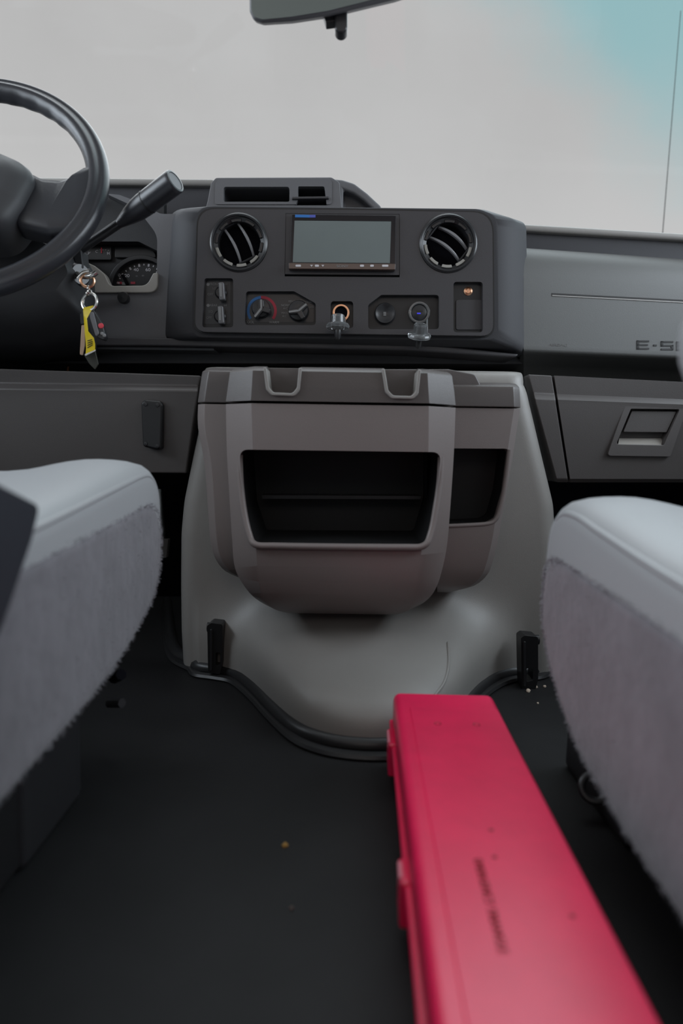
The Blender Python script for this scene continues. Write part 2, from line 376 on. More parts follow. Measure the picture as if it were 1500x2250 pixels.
# vents
def vent(cx, cy, ang, bows):
    c = W(cx, cy, YB); k = 1.188 / F
    bm = B(); lathe(bm, c, CAMDIR, [(61.5 * k, -.03), (61.5 * k, .0015), (58 * k, .004), (55 * k, .003), (53.5 * k, -.003), (46 * k, -.006), (44.5 * k, -.012), (44.5 * k, -.03), (61.5 * k, -.03)], 48, close=False)
    bmesh.ops.remove_doubles(bm, verts=bm.verts, dist=1e-6)
    v = mk('air_vent', bm, M['satin'], DASH)
    bm = B(); lathe(bm, c, CAMDIR, [(46 * k, -.0292), (46 * k, -.0262)], 32); mk('vent_duct', bm, M['deep'], v)
    for i in range(10):
        a0 = 2 * PI * i / 10 + .12 + ang; a1 = a0 + .44; pts = []
        for j in range(5): a = a0 + (a1 - a0) * j / 4; pts.append((cx + 53.5 * math.cos(a), cy + 53.5 * math.sin(a)))
        for j in range(5): a = a1 - (a1 - a0) * j / 4; pts.append((cx + 46.5 * math.cos(a), cy + 46.5 * math.sin(a)))
        low = math.sin((a0 + a1) / 2) > .25  # lower teeth get a paler tone than the rest
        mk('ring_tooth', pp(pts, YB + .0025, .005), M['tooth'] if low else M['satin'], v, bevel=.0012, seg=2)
    dx, dy = math.cos(ang), math.sin(ang)
    for off, half, bow in bows:
        rows = []
        for j in range(13):
            s = -1 + 2 * j / 12; b_ = off + bow * (1 - s * s)
            x = cx + dx * half * s - dy * b_; y = cy + dy * half * s + dx * b_
            th = 3.4 - .9 * abs(s)
            dep = .004 + .010 * s * s
            p0 = W(x - dy * th, y + dx * th, YB + dep); p1 = W(x + dy * th, y - dx * th, YB + dep)
            q = Vector((0, .009, 0)); rows.append([p0, p1, p1 + q, p0 + q])
        mk('vane', loft(B(), rows), M['vanetip'], v, bevel=.0015, seg=2)
    for e in (-1, 1):
        pts = [(cx + dx * 43 * e - dy * s * 20, cy + dy * 43 * e + dx * s * 20) for s in (-1, 1)]
        bm = B(); tube(bm, [W(*pts[0], YB + .012), W(*pts[1], YB + .012)], .0022, 8); mk('vane_bar', bm, M['satin'], v)
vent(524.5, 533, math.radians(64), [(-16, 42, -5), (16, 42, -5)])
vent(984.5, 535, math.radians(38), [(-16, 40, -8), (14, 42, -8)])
# rotary switches in the left pocket
def toggle(px, py, base):
    c = W(px, py + 4, YP)
    bm = B(); lathe(bm, c, CAMDIR, [(.0105, 0), (.0105, .004), (.008, .006)], 20); s = mk('fan_switch', bm, M['satin'], bez)
    bm = pp([(px - 7, py - 20, 4), (px + 5, py - 21, 4), (px + 8, py + 18, 4), (px - 5, py + 20, 4)], YB - .006, .018); mk('switch_bar', bm, M['vane'], s, bevel=.002)
    bm = pp([(px - 5, py - 18, 2), (px + 1, py - 18, 2), (px + 1, py + 12), (px - 3, py + 12)], YB - .0068, .0009); mk('switch_mark', bm, M['grey'], s)
toggle(486, 640, 0); toggle(484, 692, 0)
for s, x, y, h in (('FRONT', 471, 624.5, 5), ('HI', 497, 624.5, 4.5), ('LO', 471, 634, 4.5), ('OFF', 462, 647, 5), ('REAR', 469, 671, 5), ('HI', 495, 671, 4.5), ('LO', 463, 685, 5), ('OFF', 459, 698, 5)):
    text('lettering', s, x, y, YP - .0012, h, M['grey'], bez)
for y in (625, 671): mk('fan_symbol', pp(circ(457, y, 3.6, 8), YP - .0012, .0005), M['grey'], bez)
# temperature and mode knobs
def arc(name, cx, cy, r0, r1, a0, a1, m):
    pts = [(cx + r1 * math.cos(a), cy + r1 * math.sin(a)) for a in (a0 + (a1 - a0) * j / 14 for j in range(15))]
    pts += [(cx + r0 * math.cos(a), cy + r0 * math.sin(a)) for a in (a1 - (a1 - a0) * j / 14 for j in range(15))]
    mk(name, pp(pts, YP - .0012, .0006), m, bez)
R_ = math.radians
arc('cold_scale', 575, 683, 27, 33, R_(145), R_(266), M['blue']); arc('warm_scale', 575, 683, 27, 33, R_(266), R_(395), M['hot'])
def dial(cx, cy, wings, r=20):
    bm = B(); lathe(bm, W(cx, cy + 2, YP), CAMDIR, [(r * .0008, 0), (r * .0008, .006), (r * .00072, .010), (r * .0005, .011)], 28); k = mk('climate_knob', bm, M['satin'], bez)
    for a, l in wings:
        x, y = math.cos(R_(a)), math.sin(R_(a))
        pts = [(cx - y * 7 - x * 4, cy + x * 7 - y * 4, 3), (cx + x * l - y * 5, cy + y * l + x * 5, 3), (cx + x * l + y * 5, cy + y * l - x * 5, 3), (cx + y * 7 - x * 4, cy - x * 7 - y * 4, 3)]
        mk('knob_wing', pp(pts, YB - .007, .016), M['satin'], k, bevel=.002)
    pts = []
    (a, l), (b, l2) = wings[0], wings[1]
    for A, l in ((a, l), (b, l2)):
        x, y = math.cos(R_(A)), math.sin(R_(A))
        mk('pointer_line', pp([(cx + y * 2.2, cy - x * 2.2), (cx + x * l + y * 2, cy + y * l - x * 2), (cx + x * l - y * 2, cy + y * l + x * 2), (cx - y * 2.2, cy + x * 2.2)], YB - .0082, .0016), M['grey'], k)
dial(574, 677, ((-92, 19), (128, 24), (20, 20)))
dial(656, 682, ((-40, 22), (172, 22), (60, 20)), 22)
text('lettering', 'COOL', 548, 708, YP - .0012, 5, M['grey'], bez); text('lettering', 'WARM', 602, 708.5, YP - .0012, 5, M['grey'], bez)
for s, x, y in (('NORM', 627, 671), ('A/C', 627, 678), ('MAX', 625, 688), ('A/C', 625, 695), ('VENT', 641, 662.5), ('OFF', 658, 661), ('FLOOR', 675, 664), ('MIX', 684, 676)):
    text('lettering', s, x, y, YP - .0012, 4.6, M['grey'], bez)
# socket
def px_lathe(name, cx, cy, prof, m, par, n=28, Y=YB): bm = B(); lathe(bm, W(cx, cy, Y), CAMDIR, prof, n); return mk(name, bm, m, par)
bm = B(); ring(bm, W(749, 689, YP), CAMDIR, .0148, .0108, 0, .007); sock = mk('power_socket', bm, M['copper'], bez, bevel=.0008)
px_lathe('socket_well', 749, 689, [(.0108, 0.001), (.0108, .0022)], M['deep'], sock, Y=YP)
# right pocket: push button, usb socket
b1 = px_lathe('push_button', 845, 690, [(.0180, 0), (.0180, .006), (.0165, .009), (.0145, .0085), (.0120, .0065), (.0, .006)], M['satin'], bez, Y=YP)
for i in range(3): mk('button_mark', pp(rect(842, 685.5 + i * 3, 848, 687.5 + i * 3), YP - .0072, .0008), M['grey'], b1)
bm = B(); ring(bm, W(920, 688, YP), CAMDIR, .0185, .014, 0, .007); usb = mk('usb_socket', bm, M['clear'], bez, bevel=.001)
px_lathe('socket_face', 920, 688, [(.0142, 0), (.0142, .004), (.012, .0055)], M['satin'], usb, Y=YP)
mk('port', pp(rect(913, 681, 928, 685), YP - .0062, .001), M['black'], usb); mk('indicator', pp(rect(916, 687, 924, 690), YP - .0062, .001), M['bluelit'], usb)
# small bin at the right of the bezel
mk('bin_door', pp(rect(1001, 658, 1060, 725), YP - .002, .004, 6), M['bezel'], bez, bevel=.001)
px_lathe('brass_screw', 1028, 640, [(.0075, 0), (.0075, .0015), (.0045, .003), (.0035, .0018), (0, .0016)], M['copper'], bez, Y=YP, n=16)
# instrument panel left of the housing, with the cluster opening
bm = pp([(-420, 760), (-420, 425), (200, 422), (262, 428, 20), (310, 446, 30), (352, 470, 30), (392, 470, 20), (470, 452), (470, 770)], 1.245, .05)
opening = [(-330, 470), (218, 416, 60), (296, 452, 60), (342, 512, 50), (341, 631, 30), (-330, 632)]
ip = mk('instrument_panel', bm, M['dash'], DASH, bevel=.011, seg=4, cuts=[pp(opening, 1.235, .2)])
bm = pp([(186, 574, 6), (208, 584, 26), (230, 602, 30), (241, 628, 16), (322, 627, 22), (336, 600, 4), (347, 598, 4), (346, 643, 34), (200, 643)], 1.238, .02, n=7); mk('cluster_rim', bm, M['rim'], ip, bevel=.003)
px_lathe('pull_knob', 279, 660, [(.005, -.002), (.005, .012), (.0095, .013), (.0105, .020), (.009, .026), (.0, .027)], M['black'], ip, Y=1.245, n=20)

# passenger-side pad, turned away to the right
def ang_row(y, dy=0, x0=1150, x1=1960, tilt=.17, yb=1.25):
    a = W(x0, y, yb + dy); dx = W(x1, y, yb).x - a.x
    return a, Vector((a.x + dx, a.y + dx * tilt, a.z))
prof = [(546, .13), (545, .06), (548, .036), (553, .022), (560, .012), (570, .005), (585, .0), (610, -.003), (640, -.004), (700, -.004), (758, -.004), (766, -.004), (769, -.0035), (773, 0), (778, .008), (800, .05), (826, .10), (850, .11)]
L_, R__ = [], []
for y, dy in prof:
    a, b = ang_row(y, dy); L_.append(a); R__.append(b)
L_.append(L_[-1] + Vector((0, .15, 0))); R__.append(R__[-1] + Vector((0, .15, 0)))
L_.append(L_[0] + Vector((0, .12, 0))); R__.append(R__[0] + Vector((0, .12, 0)))
pad = mk('passenger_pad', loft(B(), [L_, R__]), M['pad'], DASH, ang=50)
def padpt(px, py, off=0.0):
    a, b = ang_row(700, -.004); d = (px - 750) / F * RT - (py - 1125) / F * UP + FW
    n = Vector((-(b - a).y, (b - a).x, 0)).normalized(); n = -n if n.y > 0 else n
    t = (a - CAM).dot(n) / d.dot(n); return CAM + d * t + n * off
bm = B(); prism(bm, [padpt(1212, 644, .0006), padpt(1540, 661, .0006), padpt(1540, 664.5, .0006), padpt(1212, 647.5, .0006)], (0, .004, 0)); mk('pad_groove', bm, M['emboss'], pad)
bm = B(); prism(bm, [padpt(1212, 648, .001), padpt(1540, 665, .001), padpt(1540, 668, .001), padpt(1212, 651, .001)], (0, .004, 0)); mk('groove_lip', bm, M['cover'], pad, bevel=.0006)
pa = math.atan(.17)
def padtext(s, px, py, h, m, sx):
    p = padpt(px, py, .0004)
    T = Matrix.Translation(p) @ Matrix.Rotation(pa, 4, 'Z') @ Matrix.Rotation(PI / 2, 4, 'X')
    return text('lettering', s, 0, 0, p.y, h, m, pad, sx=sx, align='LEFT', mtx=T)

STROKES = {'E': [(0, 0, .18, 1), (0, 0, 1, .18), (0, .41, .9, .59), (0, .82, 1, 1)], '-': [(.2, .41, .8, .59)], 'S': [(0, .82, 1, 1), (0, .41, .18, 1), (0, .41, 1, .59), (.82, 0, 1, .59), (0, 0, 1, .18)],
           'R': [(0, 0, .18, 1), (0, .82, 1, 1), (.82, .41, 1, 1), (0, .41, 1, .59), (.7, 0, .9, .41)], 'I': [(.4, 0, .6, 1)]}
xx = 1398
for ch in 'E-SERIES':
    wd = 12 if ch in '-I' else 27
    bm = B()
    for a0, b0, a1, b1 in STROKES[ch]:
        yb = 768 + (xx - 1398) * .03
        prism(bm, [padpt(xx + wd * a, yb - 20 * b_, .0014) for a, b_ in ((a0, b0), (a1, b0), (a1, b1), (a0, b1))], (0, .003, 0))
    mk('lettering', bm, M['emboss'], pad); xx += wd + 7
padtext('AIRBAG', 1205, 758, 6, M['lower'], 1.5)

# ------------------------------------------------------------------ instrument cluster
YC = 1.305
CL = DASH
mk('cluster_face', pp([(-360, 440), (360, 440), (360, 660), (-360, 660)], YC, .02), M['column'], CL)
bm = pp([(-330, 470), (230, 420, 30), (288, 450, 40), (330, 486, 30), (346, 525, 20), (346, 560), (-330, 560)], 1.272, .03); 
mk('cluster_hood', bm, M['column'], CL, cuts=[pp([(-320, 526), (300, 526, 20), (344, 548), (344, 580), (-320, 580)], 1.26, .06)])
fg = mk('fuel_gauge', pp([(176, 540, 4), (244, 540, 4), (244, 571, 4), (176, 571, 4)], YC - .008, .008), M['satin'], CL, bevel=.001)
for pts in ([(190, 561), (193, 558), (200, 552), (198, 555)], ): mk('gauge_mark', pp(pts, YC - .0088, .0006), M['white'], fg)
text('lettering', 'F', 195, 557, YC - .0084, 6, M['white'], fg); text('lettering', 'C', 212, 553, YC - .0084, 5, M['white'], fg); text('lettering', 'H', 238, 557, YC - .0084, 6, M['white'], fg)
for i in range(5): mk('gauge_mark', pp(rect(212 + i * 6, 549 - (i in (1, 2, 3)), 216 + i * 6, 551 - (i in (1, 2, 3))), YC - .0088, .0006), M['grey'], fg)
mk('gauge_needle', pp(rect(221.5, 544, 224, 556), YC - .0095, .0008), M['needle'], fg)
mk('warning_panel', pp([(252, 541, 3), (332, 541, 5), (342, 560, 3), (342, 566), (252, 566, 3)], YC - .006, .006), M['satin'], CL, bevel=.001)
sx, sy = 316, 642
bm = B(); ring(bm, W(sx, sy, YC), CAMDIR, .0640, .0560, 0, .014, 48); sp = mk('speedometer', bm, M['satin'], CL, bevel=.001)
px_lathe('dial_face', sx, sy, [(.056, 0), (.056, .002)], M['black'], sp, Y=YC, n=40)
for i in range(13):
    a = R_(200 + i * 10); r0, r1 = (57, 63) if i % 2 == 0 else (59, 62.5)
    x, y = math.cos(a), math.sin(a); w_ = 2.0 if i % 2 == 0 else 1.2
    mk('dial_tick', pp([(sx + x * r0 - y * w_, sy + y * r0 + x * w_), (sx + x * r1 - y * w_, sy + y * r1 + x * w_), (sx + x * r1 + y * w_, sy + y * r1 - x * w_), (sx + x * r0 + y * w_, sy + y * r0 - x * w_)], YC - .0028, .0006), M['white'], sp)
for s, x, y in (('0', 262, 605), ('20', 279, 606), ('40', 299, 593), ('60', 325, 593), ('80', 348, 600)): text('lettering', s, x, y, YC - .0024, 6.5, M['white'], sp, sx=1.25)
for s, x, y in (('40', 300, 607), ('80', 314, 606)): text('lettering', s, x, y, YC - .0024, 3.5, M['grey'], sp)
mk('speed_needle', pp([(266, 604), (271, 602), (282, 624), (276, 626)], YC - .006, .003), M['deep'], sp)
mk('red_mark', pp(rect(257, 619, 268, 624), YC - .0028, .0006), M['hot'], sp); mk('red_mark', pp(rect(287, 619, 297, 624), YC - .0028, .0006), M['hot'], sp)
mk('white_mark', pp(rect(268, 620, 276, 626), YC - .0028, .0006), M['grey'], sp)

# ------------------------------------------------------------------ car stereo
YR = YB + .004
ST = thing('car_stereo', 'touchscreen car stereo with grey screen above a row of lit buttons', 'stereo', W(752, 594, YR))
mk('trim_frame', pp([(627, 465.2), (878, 467.2), (877.5, 604.5), (625.5, 602.5)], YB + .0008, .0128, 1), M['bezel'], ST, bevel=.001)
body = mk('screen_frame', pp([(641, 471, 3), (870, 474, 3), (868, 592, 2), (636, 590, 2)], YR - .010, .012), M['gloss'], ST, bevel=.0015,
          cuts=[pp([(646, 480), (860, 482), (857, 577), (642, 575)], YR - .02, .0112)])
mk('screen', pp([(643, 478), (863, 480), (860, 578), (640, 576)], YR - .0096, .002), M['screen'], ST)
mk('sticker', pp([(648, 471.5), (680, 472), (680, 478), (648, 477.5)], YR - .0108, .001), M['bluesticker'], ST)
mk('sticker', pp([(680, 472), (693, 472), (693, 478), (680, 478)], YR - .0108, .001), mat('violet_sticker', (.07, .10, .42, 1), .35), ST)
bar = mk('button_bar', pp([(634, 577, 2), (869, 579, 2), (868, 593, 2), (634, 591, 2)], YR - .016, .012), mat('gloss_brown_black', (.05, .03, .025, 1), .14), ST, bevel=.0018)
for x, wd in ((655, 12), (696, 9), (795, 9), (817, 8), (846, 14)):
    mk('button', pp(rect(x - wd / 2, 581.5, x + wd / 2, 586), YR - .0168, .002, 2), M['white'], bar)
for x in (684, 709): mk('button', pp([(x - 3, 582), (x + 3, 582), (x, 586)], YR - .0168, .002), M['white'], bar)
text('lettering', 'SONY', 752, 585, YR - .0164, 5.2, M['grey'], bar, sx=1.3)

# ------------------------------------------------------------------ hanging socket caps
def cap(cx, cy, tilt, label, anchor, up):
    ax = Vector((math.sin(tilt) * .3, -math.cos(tilt), math.sin(tilt))).normalized()
    c = W(cx, cy, 1.165); th = thing('socket_cap', label, 'cap', c - Vector((0, 0, .02)), 'clear plugs hanging on their tethers')
    bm = B(); lathe(bm, c, up, [(.0, -.006), (.010, -.006), (.0185, -.004), (.0198, 0), (.0185, .003), (.0115, .004), (.0108, .018), (.0095, .019), (.0085, .016), (.0085, .004), (0, .004)], 32); mk('flange', bm, M['clear'], th)
    bm = B(); lathe(bm, c, up, [(.0086, .005), (.0086, .015)], 20); mk('plug', bm, M['satin'], th)
    bm = B(); lathe(bm, c - Vector(up).normalized() * .006, -Vector(up), [(.006, 0), (.0055, .012), (.003, .016)], 16); mk('stem', bm, M['satin'], th)
    bm = B(); tube(bm, smoothpath([c + Vector(up).normalized() * .0, c + Vector((.012, .006, -.004)), W(*anchor, 1.178), W(anchor[0], anchor[1] - 3, YP)], 5), .0014, 8); mk('tether', bm, M['clear'], th)
cap(742, 717, .5, 'clear plug hanging under the copper-ringed power socket', (757, 700), (.0, .1, 1))
cap(921, 737, .9, 'clear flanged plug hanging below the blue-lit socket', (938, 704), (.05, -.45, 1))

# ------------------------------------------------------------------ steering wheel
P0 = W(-78, 404, 1.03); th_, ph_ = .448, .0606
nW = Vector((math.sin(ph_) * math.cos(th_), -math.cos(ph_) * math.cos(th_), math.sin(th_))); uW = nW.cross(Vector((0, 0, 1))).normalized(); uW = -uW if uW.x < 0 else uW
vW = uW.cross(nW); vW = -vW if vW.z < 0 else vW
def wl(u, v, n=0): return P0 + uW * u + vW * v + nW * n
SW = thing('steering_wheel', 'black steering wheel with a thick rim in front of the gauges', 'steering wheel', P0)
bm = B(); rows = []
for i in range(120):
    a = 2 * PI * i / 120; ca, sa = math.cos(a), math.sin(a); row = []
    grip = .0007 * math.sin(a * 36) if 40 < math.degrees(a) < 140 else 0
    for j in range(36):
        b = 2 * PI * j / 36; rr = .0165; e = math.cos(b)
        ex = rr * e + (grip if e < -.5 else 0)
        # inner groove along the rim front
        ey = .0175 * math.sin(b) - .0050 * math.exp(-((b - 1.25) / .30) ** 2)
        row.append(wl((.189 + ex) * ca, (.189 + ex) * sa, ey))
    rows.append(row)
rows.append(rows[0]); loft(bm, rows, cap=False); bmesh.ops.remove_doubles(bm, verts=bm.verts, dist=1e-6); mk('rim', bm, M['wheel'], SW, ang=60)
hubp = rnd([(-.113, .004), (-.06, .030), (0, .036), (.06, .030), (.113, .004), (.098, -.055), (.078, -.10), (-.078, -.10), (-.098, -.055)], .04, 8)
cx_, cy_ = 0, -.02
rows = []
for sc, h in ((1.0, -.035), (1.0, .012), (.985, .024), (.93, .033), (.75, .041), (.45, .046), (.12, .047)):
    rows.append([wl(cx_ + (p[0] - cx_) * sc, cy_ + (p[1] - cy_) * sc, h) for p in hubp])
mk('hub_cover', loft(B(), rows), M['hub'], SW, ang=60)
for s in (1, -1):
    poly = rnd([(.085, .020), (.112, .004), (.145, .002), (.166, .012), (.178, .034), (.190, .034), (.190, -.045), (.167, -.088), (.135, -.092), (.085, -.080)], .015, 4)
    rows = []
    for sc, h in ((1, -.016), (1, .002), (.96, .010), (.85, .014), (.6, .0155)):
        rows.append([wl(s * (.125 + (p[0] - .125) * sc), -.025 + (p[1] + .025) * sc, h) for p in poly])
    mk('spoke', loft(B(), rows), M['wheel'], SW, ang=60)

# ------------------------------------------------------------------ steering column, gear lever, keys
SC = thing('steering_column', 'matt black steering column shroud below the wheel with ignition lock', 'steering column', W(60, 790, 1.15))
rows = []
for Y, pts in ((1.06, [(-250, 520), (60, 520), (130, 548), (150, 600), (120, 640), (40, 655), (-250, 660)]),
               (1.10, [(-270, 500), (80, 500), (160, 540), (188, 600), (190, 700), (60, 740), (-280, 735)]),
               (1.20, [(-280, 500), (80, 500), (160, 545), (205, 610), (212, 770), (90, 792), (-280, 790)]),
               (1.34, [(-280, 510), (80, 510), (160, 550), (215, 630), (218, 800), (90, 802), (-280, 802)])):
    rows.append([W(p[0], p[1], Y) for p in rnd(pts, 16, 4, True)])
mk('shroud', loft(B(), rows), M['column'], SC, ang=50)
c = W(160, 606, 1.10)
lockdir = Vector((.75, -.62, -.05))
bm = B(); lathe(bm, c, lockdir, [(.034, -.02), (.034, .004), (.030, .007), (.020, .008)], 28); lk = mk('ignition_lock', bm, M['column'], SC)
bm = B(); lathe(bm, c, lockdir, [(.019, .004), (.018, .020), (.015, .024), (0, .024)], 24); mk('lock_barrel', bm, M['satin'], lk)
bm = pp([(158, 553, 6), (178, 545, 6), (183, 590, 6), (166, 594, 6)], 1.085, .03); mk('lever_boot', bm, M['column'], SC, bevel=.006)

GL = thing('gear_lever', 'black column gear lever with thick grip angled up right of the wheel', 'lever', W(166, 562, 1.10))
p0, p1 = W(160, 560, 1.10), W(268, 487, 1.065); q0, q1 = W(262, 491, 1.066), W(383, 399, 1.02)
bm = B(); tube(bm, [p0 + (p1 - p0) * -.1, p1], .0068, 16); mk('shaft', bm, M['satin'], GL)
d_ = (q1 - q0)
bm = B(); lathe(bm, q0, d_, [(.0068, 0), (.0085, .006), (.0125, .022), (.0158, .038), (.0168, .052), (.0172, d_.length - .004), (.0172, d_.length), (.0160, d_.length + .002), (.0135, d_.length + .0025), (.013, d_.length + .001), (0, d_.length + .001)], 28); mk('grip', bm, M['wheel'], GL)
bm = B(); lathe(bm, q0 + d_.normalized() * (d_.length * .52), d_, [(.0174, 0), (.0176, .001), (.0174, .002)], 28, close=False); mk('grip_seam', bm, M['black'], GL)
bm = B(); lathe(bm, q0 + d_.normalized() * (d_.length + .001), d_, [(.0128, 0), (.0128, .0006)], 24); mk('end_button', bm, M['dash'], GL)

KB = thing('key_bunch', 'bunch of keys with yellow tag and black remote hanging from the ignition', 'keys', W(195, 790, 1.06))
YK = 1.065
def ringpx(cx, cy, r, tube_r, ax, Y=YK, m='chrome', name='key_ring'):
    c = W(cx, cy, Y); x, y, _ = frame_of(ax); k = r / F * Y
    bm = B(); tube(bm, [c + x * math.cos(a) * k + y * math.sin(a) * k for a in (2 * PI * i / 28 for i in range(28))], tube_r, 8, closed=True); return mk(name, bm, M[m], KB)
# ignition key: bow towards the camera
bm = B(); tube(bm, smoothpath([W(164, 600, 1.085), W(182, 607, 1.07), W(200, 606, 1.062), W(212, 598, 1.062)], 5), .0042, 10); lab(mk('key_bow', bm, M['chrome'], KB), 'chrome key in the ignition')
bm = B(); tube(bm, smoothpath([W(172, 612, 1.07), W(184, 600, 1.068), W(198, 596, 1.066)], 5), .0038, 10); mk('key_bow', bm, M['chrome'], KB)
ringpx(192, 617, 13.5, .0023, (.25, -1, 0), m='copper'); ringpx(197, 664, 18, .0026, (-.3, -1, .1))
for i, (x, y) in enumerate(((194.5, 634), (197, 641), (192, 645))): ringpx(x, y, 4.5, .0015, (1, -.4 * (i % 2), 0), name='chain_link')
rows = []
for x0, x1, y0, y1, dY in ((183, 205, 676, 671, 0), (182.5, 204, 683, 676, .0), (184, 191, 700, 700, .004), (186, 194, 730, 728, .004), (188, 206, 750, 742, .002), (189, 209, 765, 756, 0), (188, 209, 778, 769, 0)):
    rows.append([W(x0, y0, YK - .004 + dY), W(x1, y1, YK - .004 - dY), W(x1, y1, YK - .003 - dY), W(x0, y0, YK - .003 + dY)])
lab(mk('tag', loft(B(), rows), M['yellow'], KB), 'yellow tag strip')
for i in range(4): mk('tag_print', pp([(192, 748 + i * 5), (203, 745 + i * 4), (203, 746.6 + i * 4), (192, 749.8 + i * 5)], YK - .0048, .0006), M['black'], KB)
fob = mk('remote_fob', pp([(196, 685, 4), (206, 682, 4), (225, 712, 4), (232, 740, 6), (228, 748, 5), (213, 742, 5)], YK - .002, .014), M['satin'], KB, bevel=.004)
mk('side_face', pp([(193, 686, 3), (204, 684, 3), (217, 733, 4), (210, 740, 4)], YK - .0055, .006), M['dash'], KB, bevel=.002)
bm = B(); lathe(bm, W(222, 716, YK - .002), CAMDIR, [(.0042, 0), (.0038, .002), (0, .0026)], 16); mk('panic_button', bm, M['panic'], fob)
for x, y in ((224, 733), (229, 737)):
    bm = B(); lathe(bm, W(x, y, YK - .002), CAMDIR, [(.0028, 0), (.0022, .0016), (0, .002)], 12); mk('lock_button', bm, M['grey'], fob)
mk('house_key', pp([(179, 714, 2), (187, 714, 2), (186, 760, 2), (182, 781, 2), (175, 779, 2), (177, 745, 2)], YK + .001, .0024), M['keymetal'], KB, bevel=.0006)
mk('dark_fob', pp([(176, 690, 3), (184, 684, 3), (185, 712, 3), (177, 712, 3)], YK + .005, .004), M['satin'], KB, bevel=.001)
mk('leather_strap', pp([(183, 779), (209, 771), (216, 800), (208, 812), (196, 800)], YK + .001, .003), mat('dark_olive_strap', (.02, .02, .013, 1), .6), KB, bevel=.001)
mk('tag_clip', pp([(186, 778), (209, 768), (209, 772), (187, 783)], YK - .0065, .005), M['chrome'], KB, bevel=.0006)
# hanging wire behind the column
bm = B(); tube(bm, smoothpath([W(157, 770, 1.36), W(160, 798, 1.35), W(150, 806, 1.35), W(148, 830, 1.35)], 5), .002, 8); tag(mk('loose_wire', bm, M['orange']), 'thin orange wire hanging under the steering column', 'wire')

# ------------------------------------------------------------------ lower panels
KP = thing('knee_panel', 'dark grey knee panel with a black plate, left of the engine cover', 'panel', W(200, 1040, 1.14))
def bent_panel(rowsY, xl, xr, yaw):
    A, Bq = [], []
    for yl, yr, Y in rowsY:
        A.append(W(xl, yl, Y - yaw)); Bq.append(W(xr[0] + (xr[1] - xr[0]) * (yr - xr[2]) / (xr[3] - xr[2]), yr, Y))
    A.append(A[-1] + Vector((0, .05, 0))); Bq.append(Bq[-1] + Vector((0, .05, 0))); A.append(A[0] + Vector((0, .02, 0))); Bq.append(Bq[0] + Vector((0, .02, 0)))
    return loft(B(), [A, Bq])
bm = bent_panel([(798, 825, 1.147), (838, 848, 1.153), (850, 858, 1.137), (870, 880, 1.140), (1035, 1040, 1.15)], -350, (440, 408, 825, 1040), .01)
kp = mk('panel_face', bm, M['lower'], KP, bevel=.003, ang=25)
bp = mk('black_plate', pp([(309, 884, 9), (318, 878, 8), (352, 881, 8), (357, 890, 8), (354, 986, 8), (345, 989, 8), (313, 981, 9)], 1.128, .02), M['black'], KP, bevel=.004)
for x, y in ((320, 888), (346, 890), (320, 975), (346, 980)):
    bm = B(); lathe(bm, W(x, y, 1.128), CAMDIR, [(.0035, 0), (.003, .0015), (0, .002)], 12); mk('plate_screw', bm, M['satin'], bp)

GB = thing('glove_box', 'grey glove box with recessed handle below the passenger pad', 'glove box', W(1360, 1060, 1.16))
def gb(xa, xb, name, holes=()):
    A, Bq = [], []
    for y, dy in ((823, .007), (864, .010), (876, 0), (886, .001), (1052, .012), (1060, .02)):
        def pt(x, y, dy):
            xx = x(y); yy = y + (xx - 1170) * .05 * max(0, (1060 - y) / 240)
            Y = 1.15 + dy + (xx - 1170) / F * 1.15 * .10
            return W(xx, yy, Y)
        A.append(pt(xa, y, dy)); Bq.append(pt(xb, y, dy))
    for l in (A, Bq): l.append(l[-1] + Vector((0, .08, 0))); l.append(l[0] + Vector((0, .03, 0)))
    return mk(name, loft(B(), [A, Bq]), M['lower'], GB, bevel=.002, cuts=list(holes), ang=25)
gb(lambda y: 1160 + (y - 823) * .27, lambda y: 1212 + (y - 823) * .152, 'side_trim')
def yg(px): return 1.15 + (px - 1170) / F * 1.15 * .10 + .004
def pg(pts, off, dy, r=0):
    q = rnd(pts, r, 4) if r or any(len(p) > 2 for p in pts) else pts
    return prism(B(), [W(p[0], p[1], yg(p[0]) + (off if off > -.03 else 0)) + Vector((0, off if off <= -.03 else 0, 0)) for p in q], (0, dy, 0))
gd = gb(lambda y: 1217 + (y - 823) * .152, lambda y: 1900, 'door', (pg([(1382, 896), (1503, 898), (1467, 998), (1342, 996)], -.04, .06),))
mk('handle_surround', pg([(1374, 888, 5), (1512, 890, 5), (1473, 1004, 7), (1333, 1002, 7)], -.0035, .028), M['lower'], gd, bevel=.0028, cuts=[pg([(1384, 899, 3), (1491, 900, 3), (1456, 978, 4), (1352, 976, 4)], -.04, .1)])
mk('handle_well', pg([(1376, 892), (1505, 894), (1469, 1000), (1338, 998)], .022, .004), M['satin'], gd)
mk('handle_paddle', pg([(1388, 903, 2), (1486, 904, 2), (1464, 950, 2), (1369, 949, 2)], .003, .012), M['lower'], gd, bevel=.0015)
bm = B(); loft(bm, [[W(x, 963, yg(x) + .018), W(x - 3, 979, yg(x)), W(x - 3, 984, yg(x)), W(x, 984, yg(x) + .018)] for x in (1360, 1455)]); mk('finger_lip', bm, M['rim'], gd)

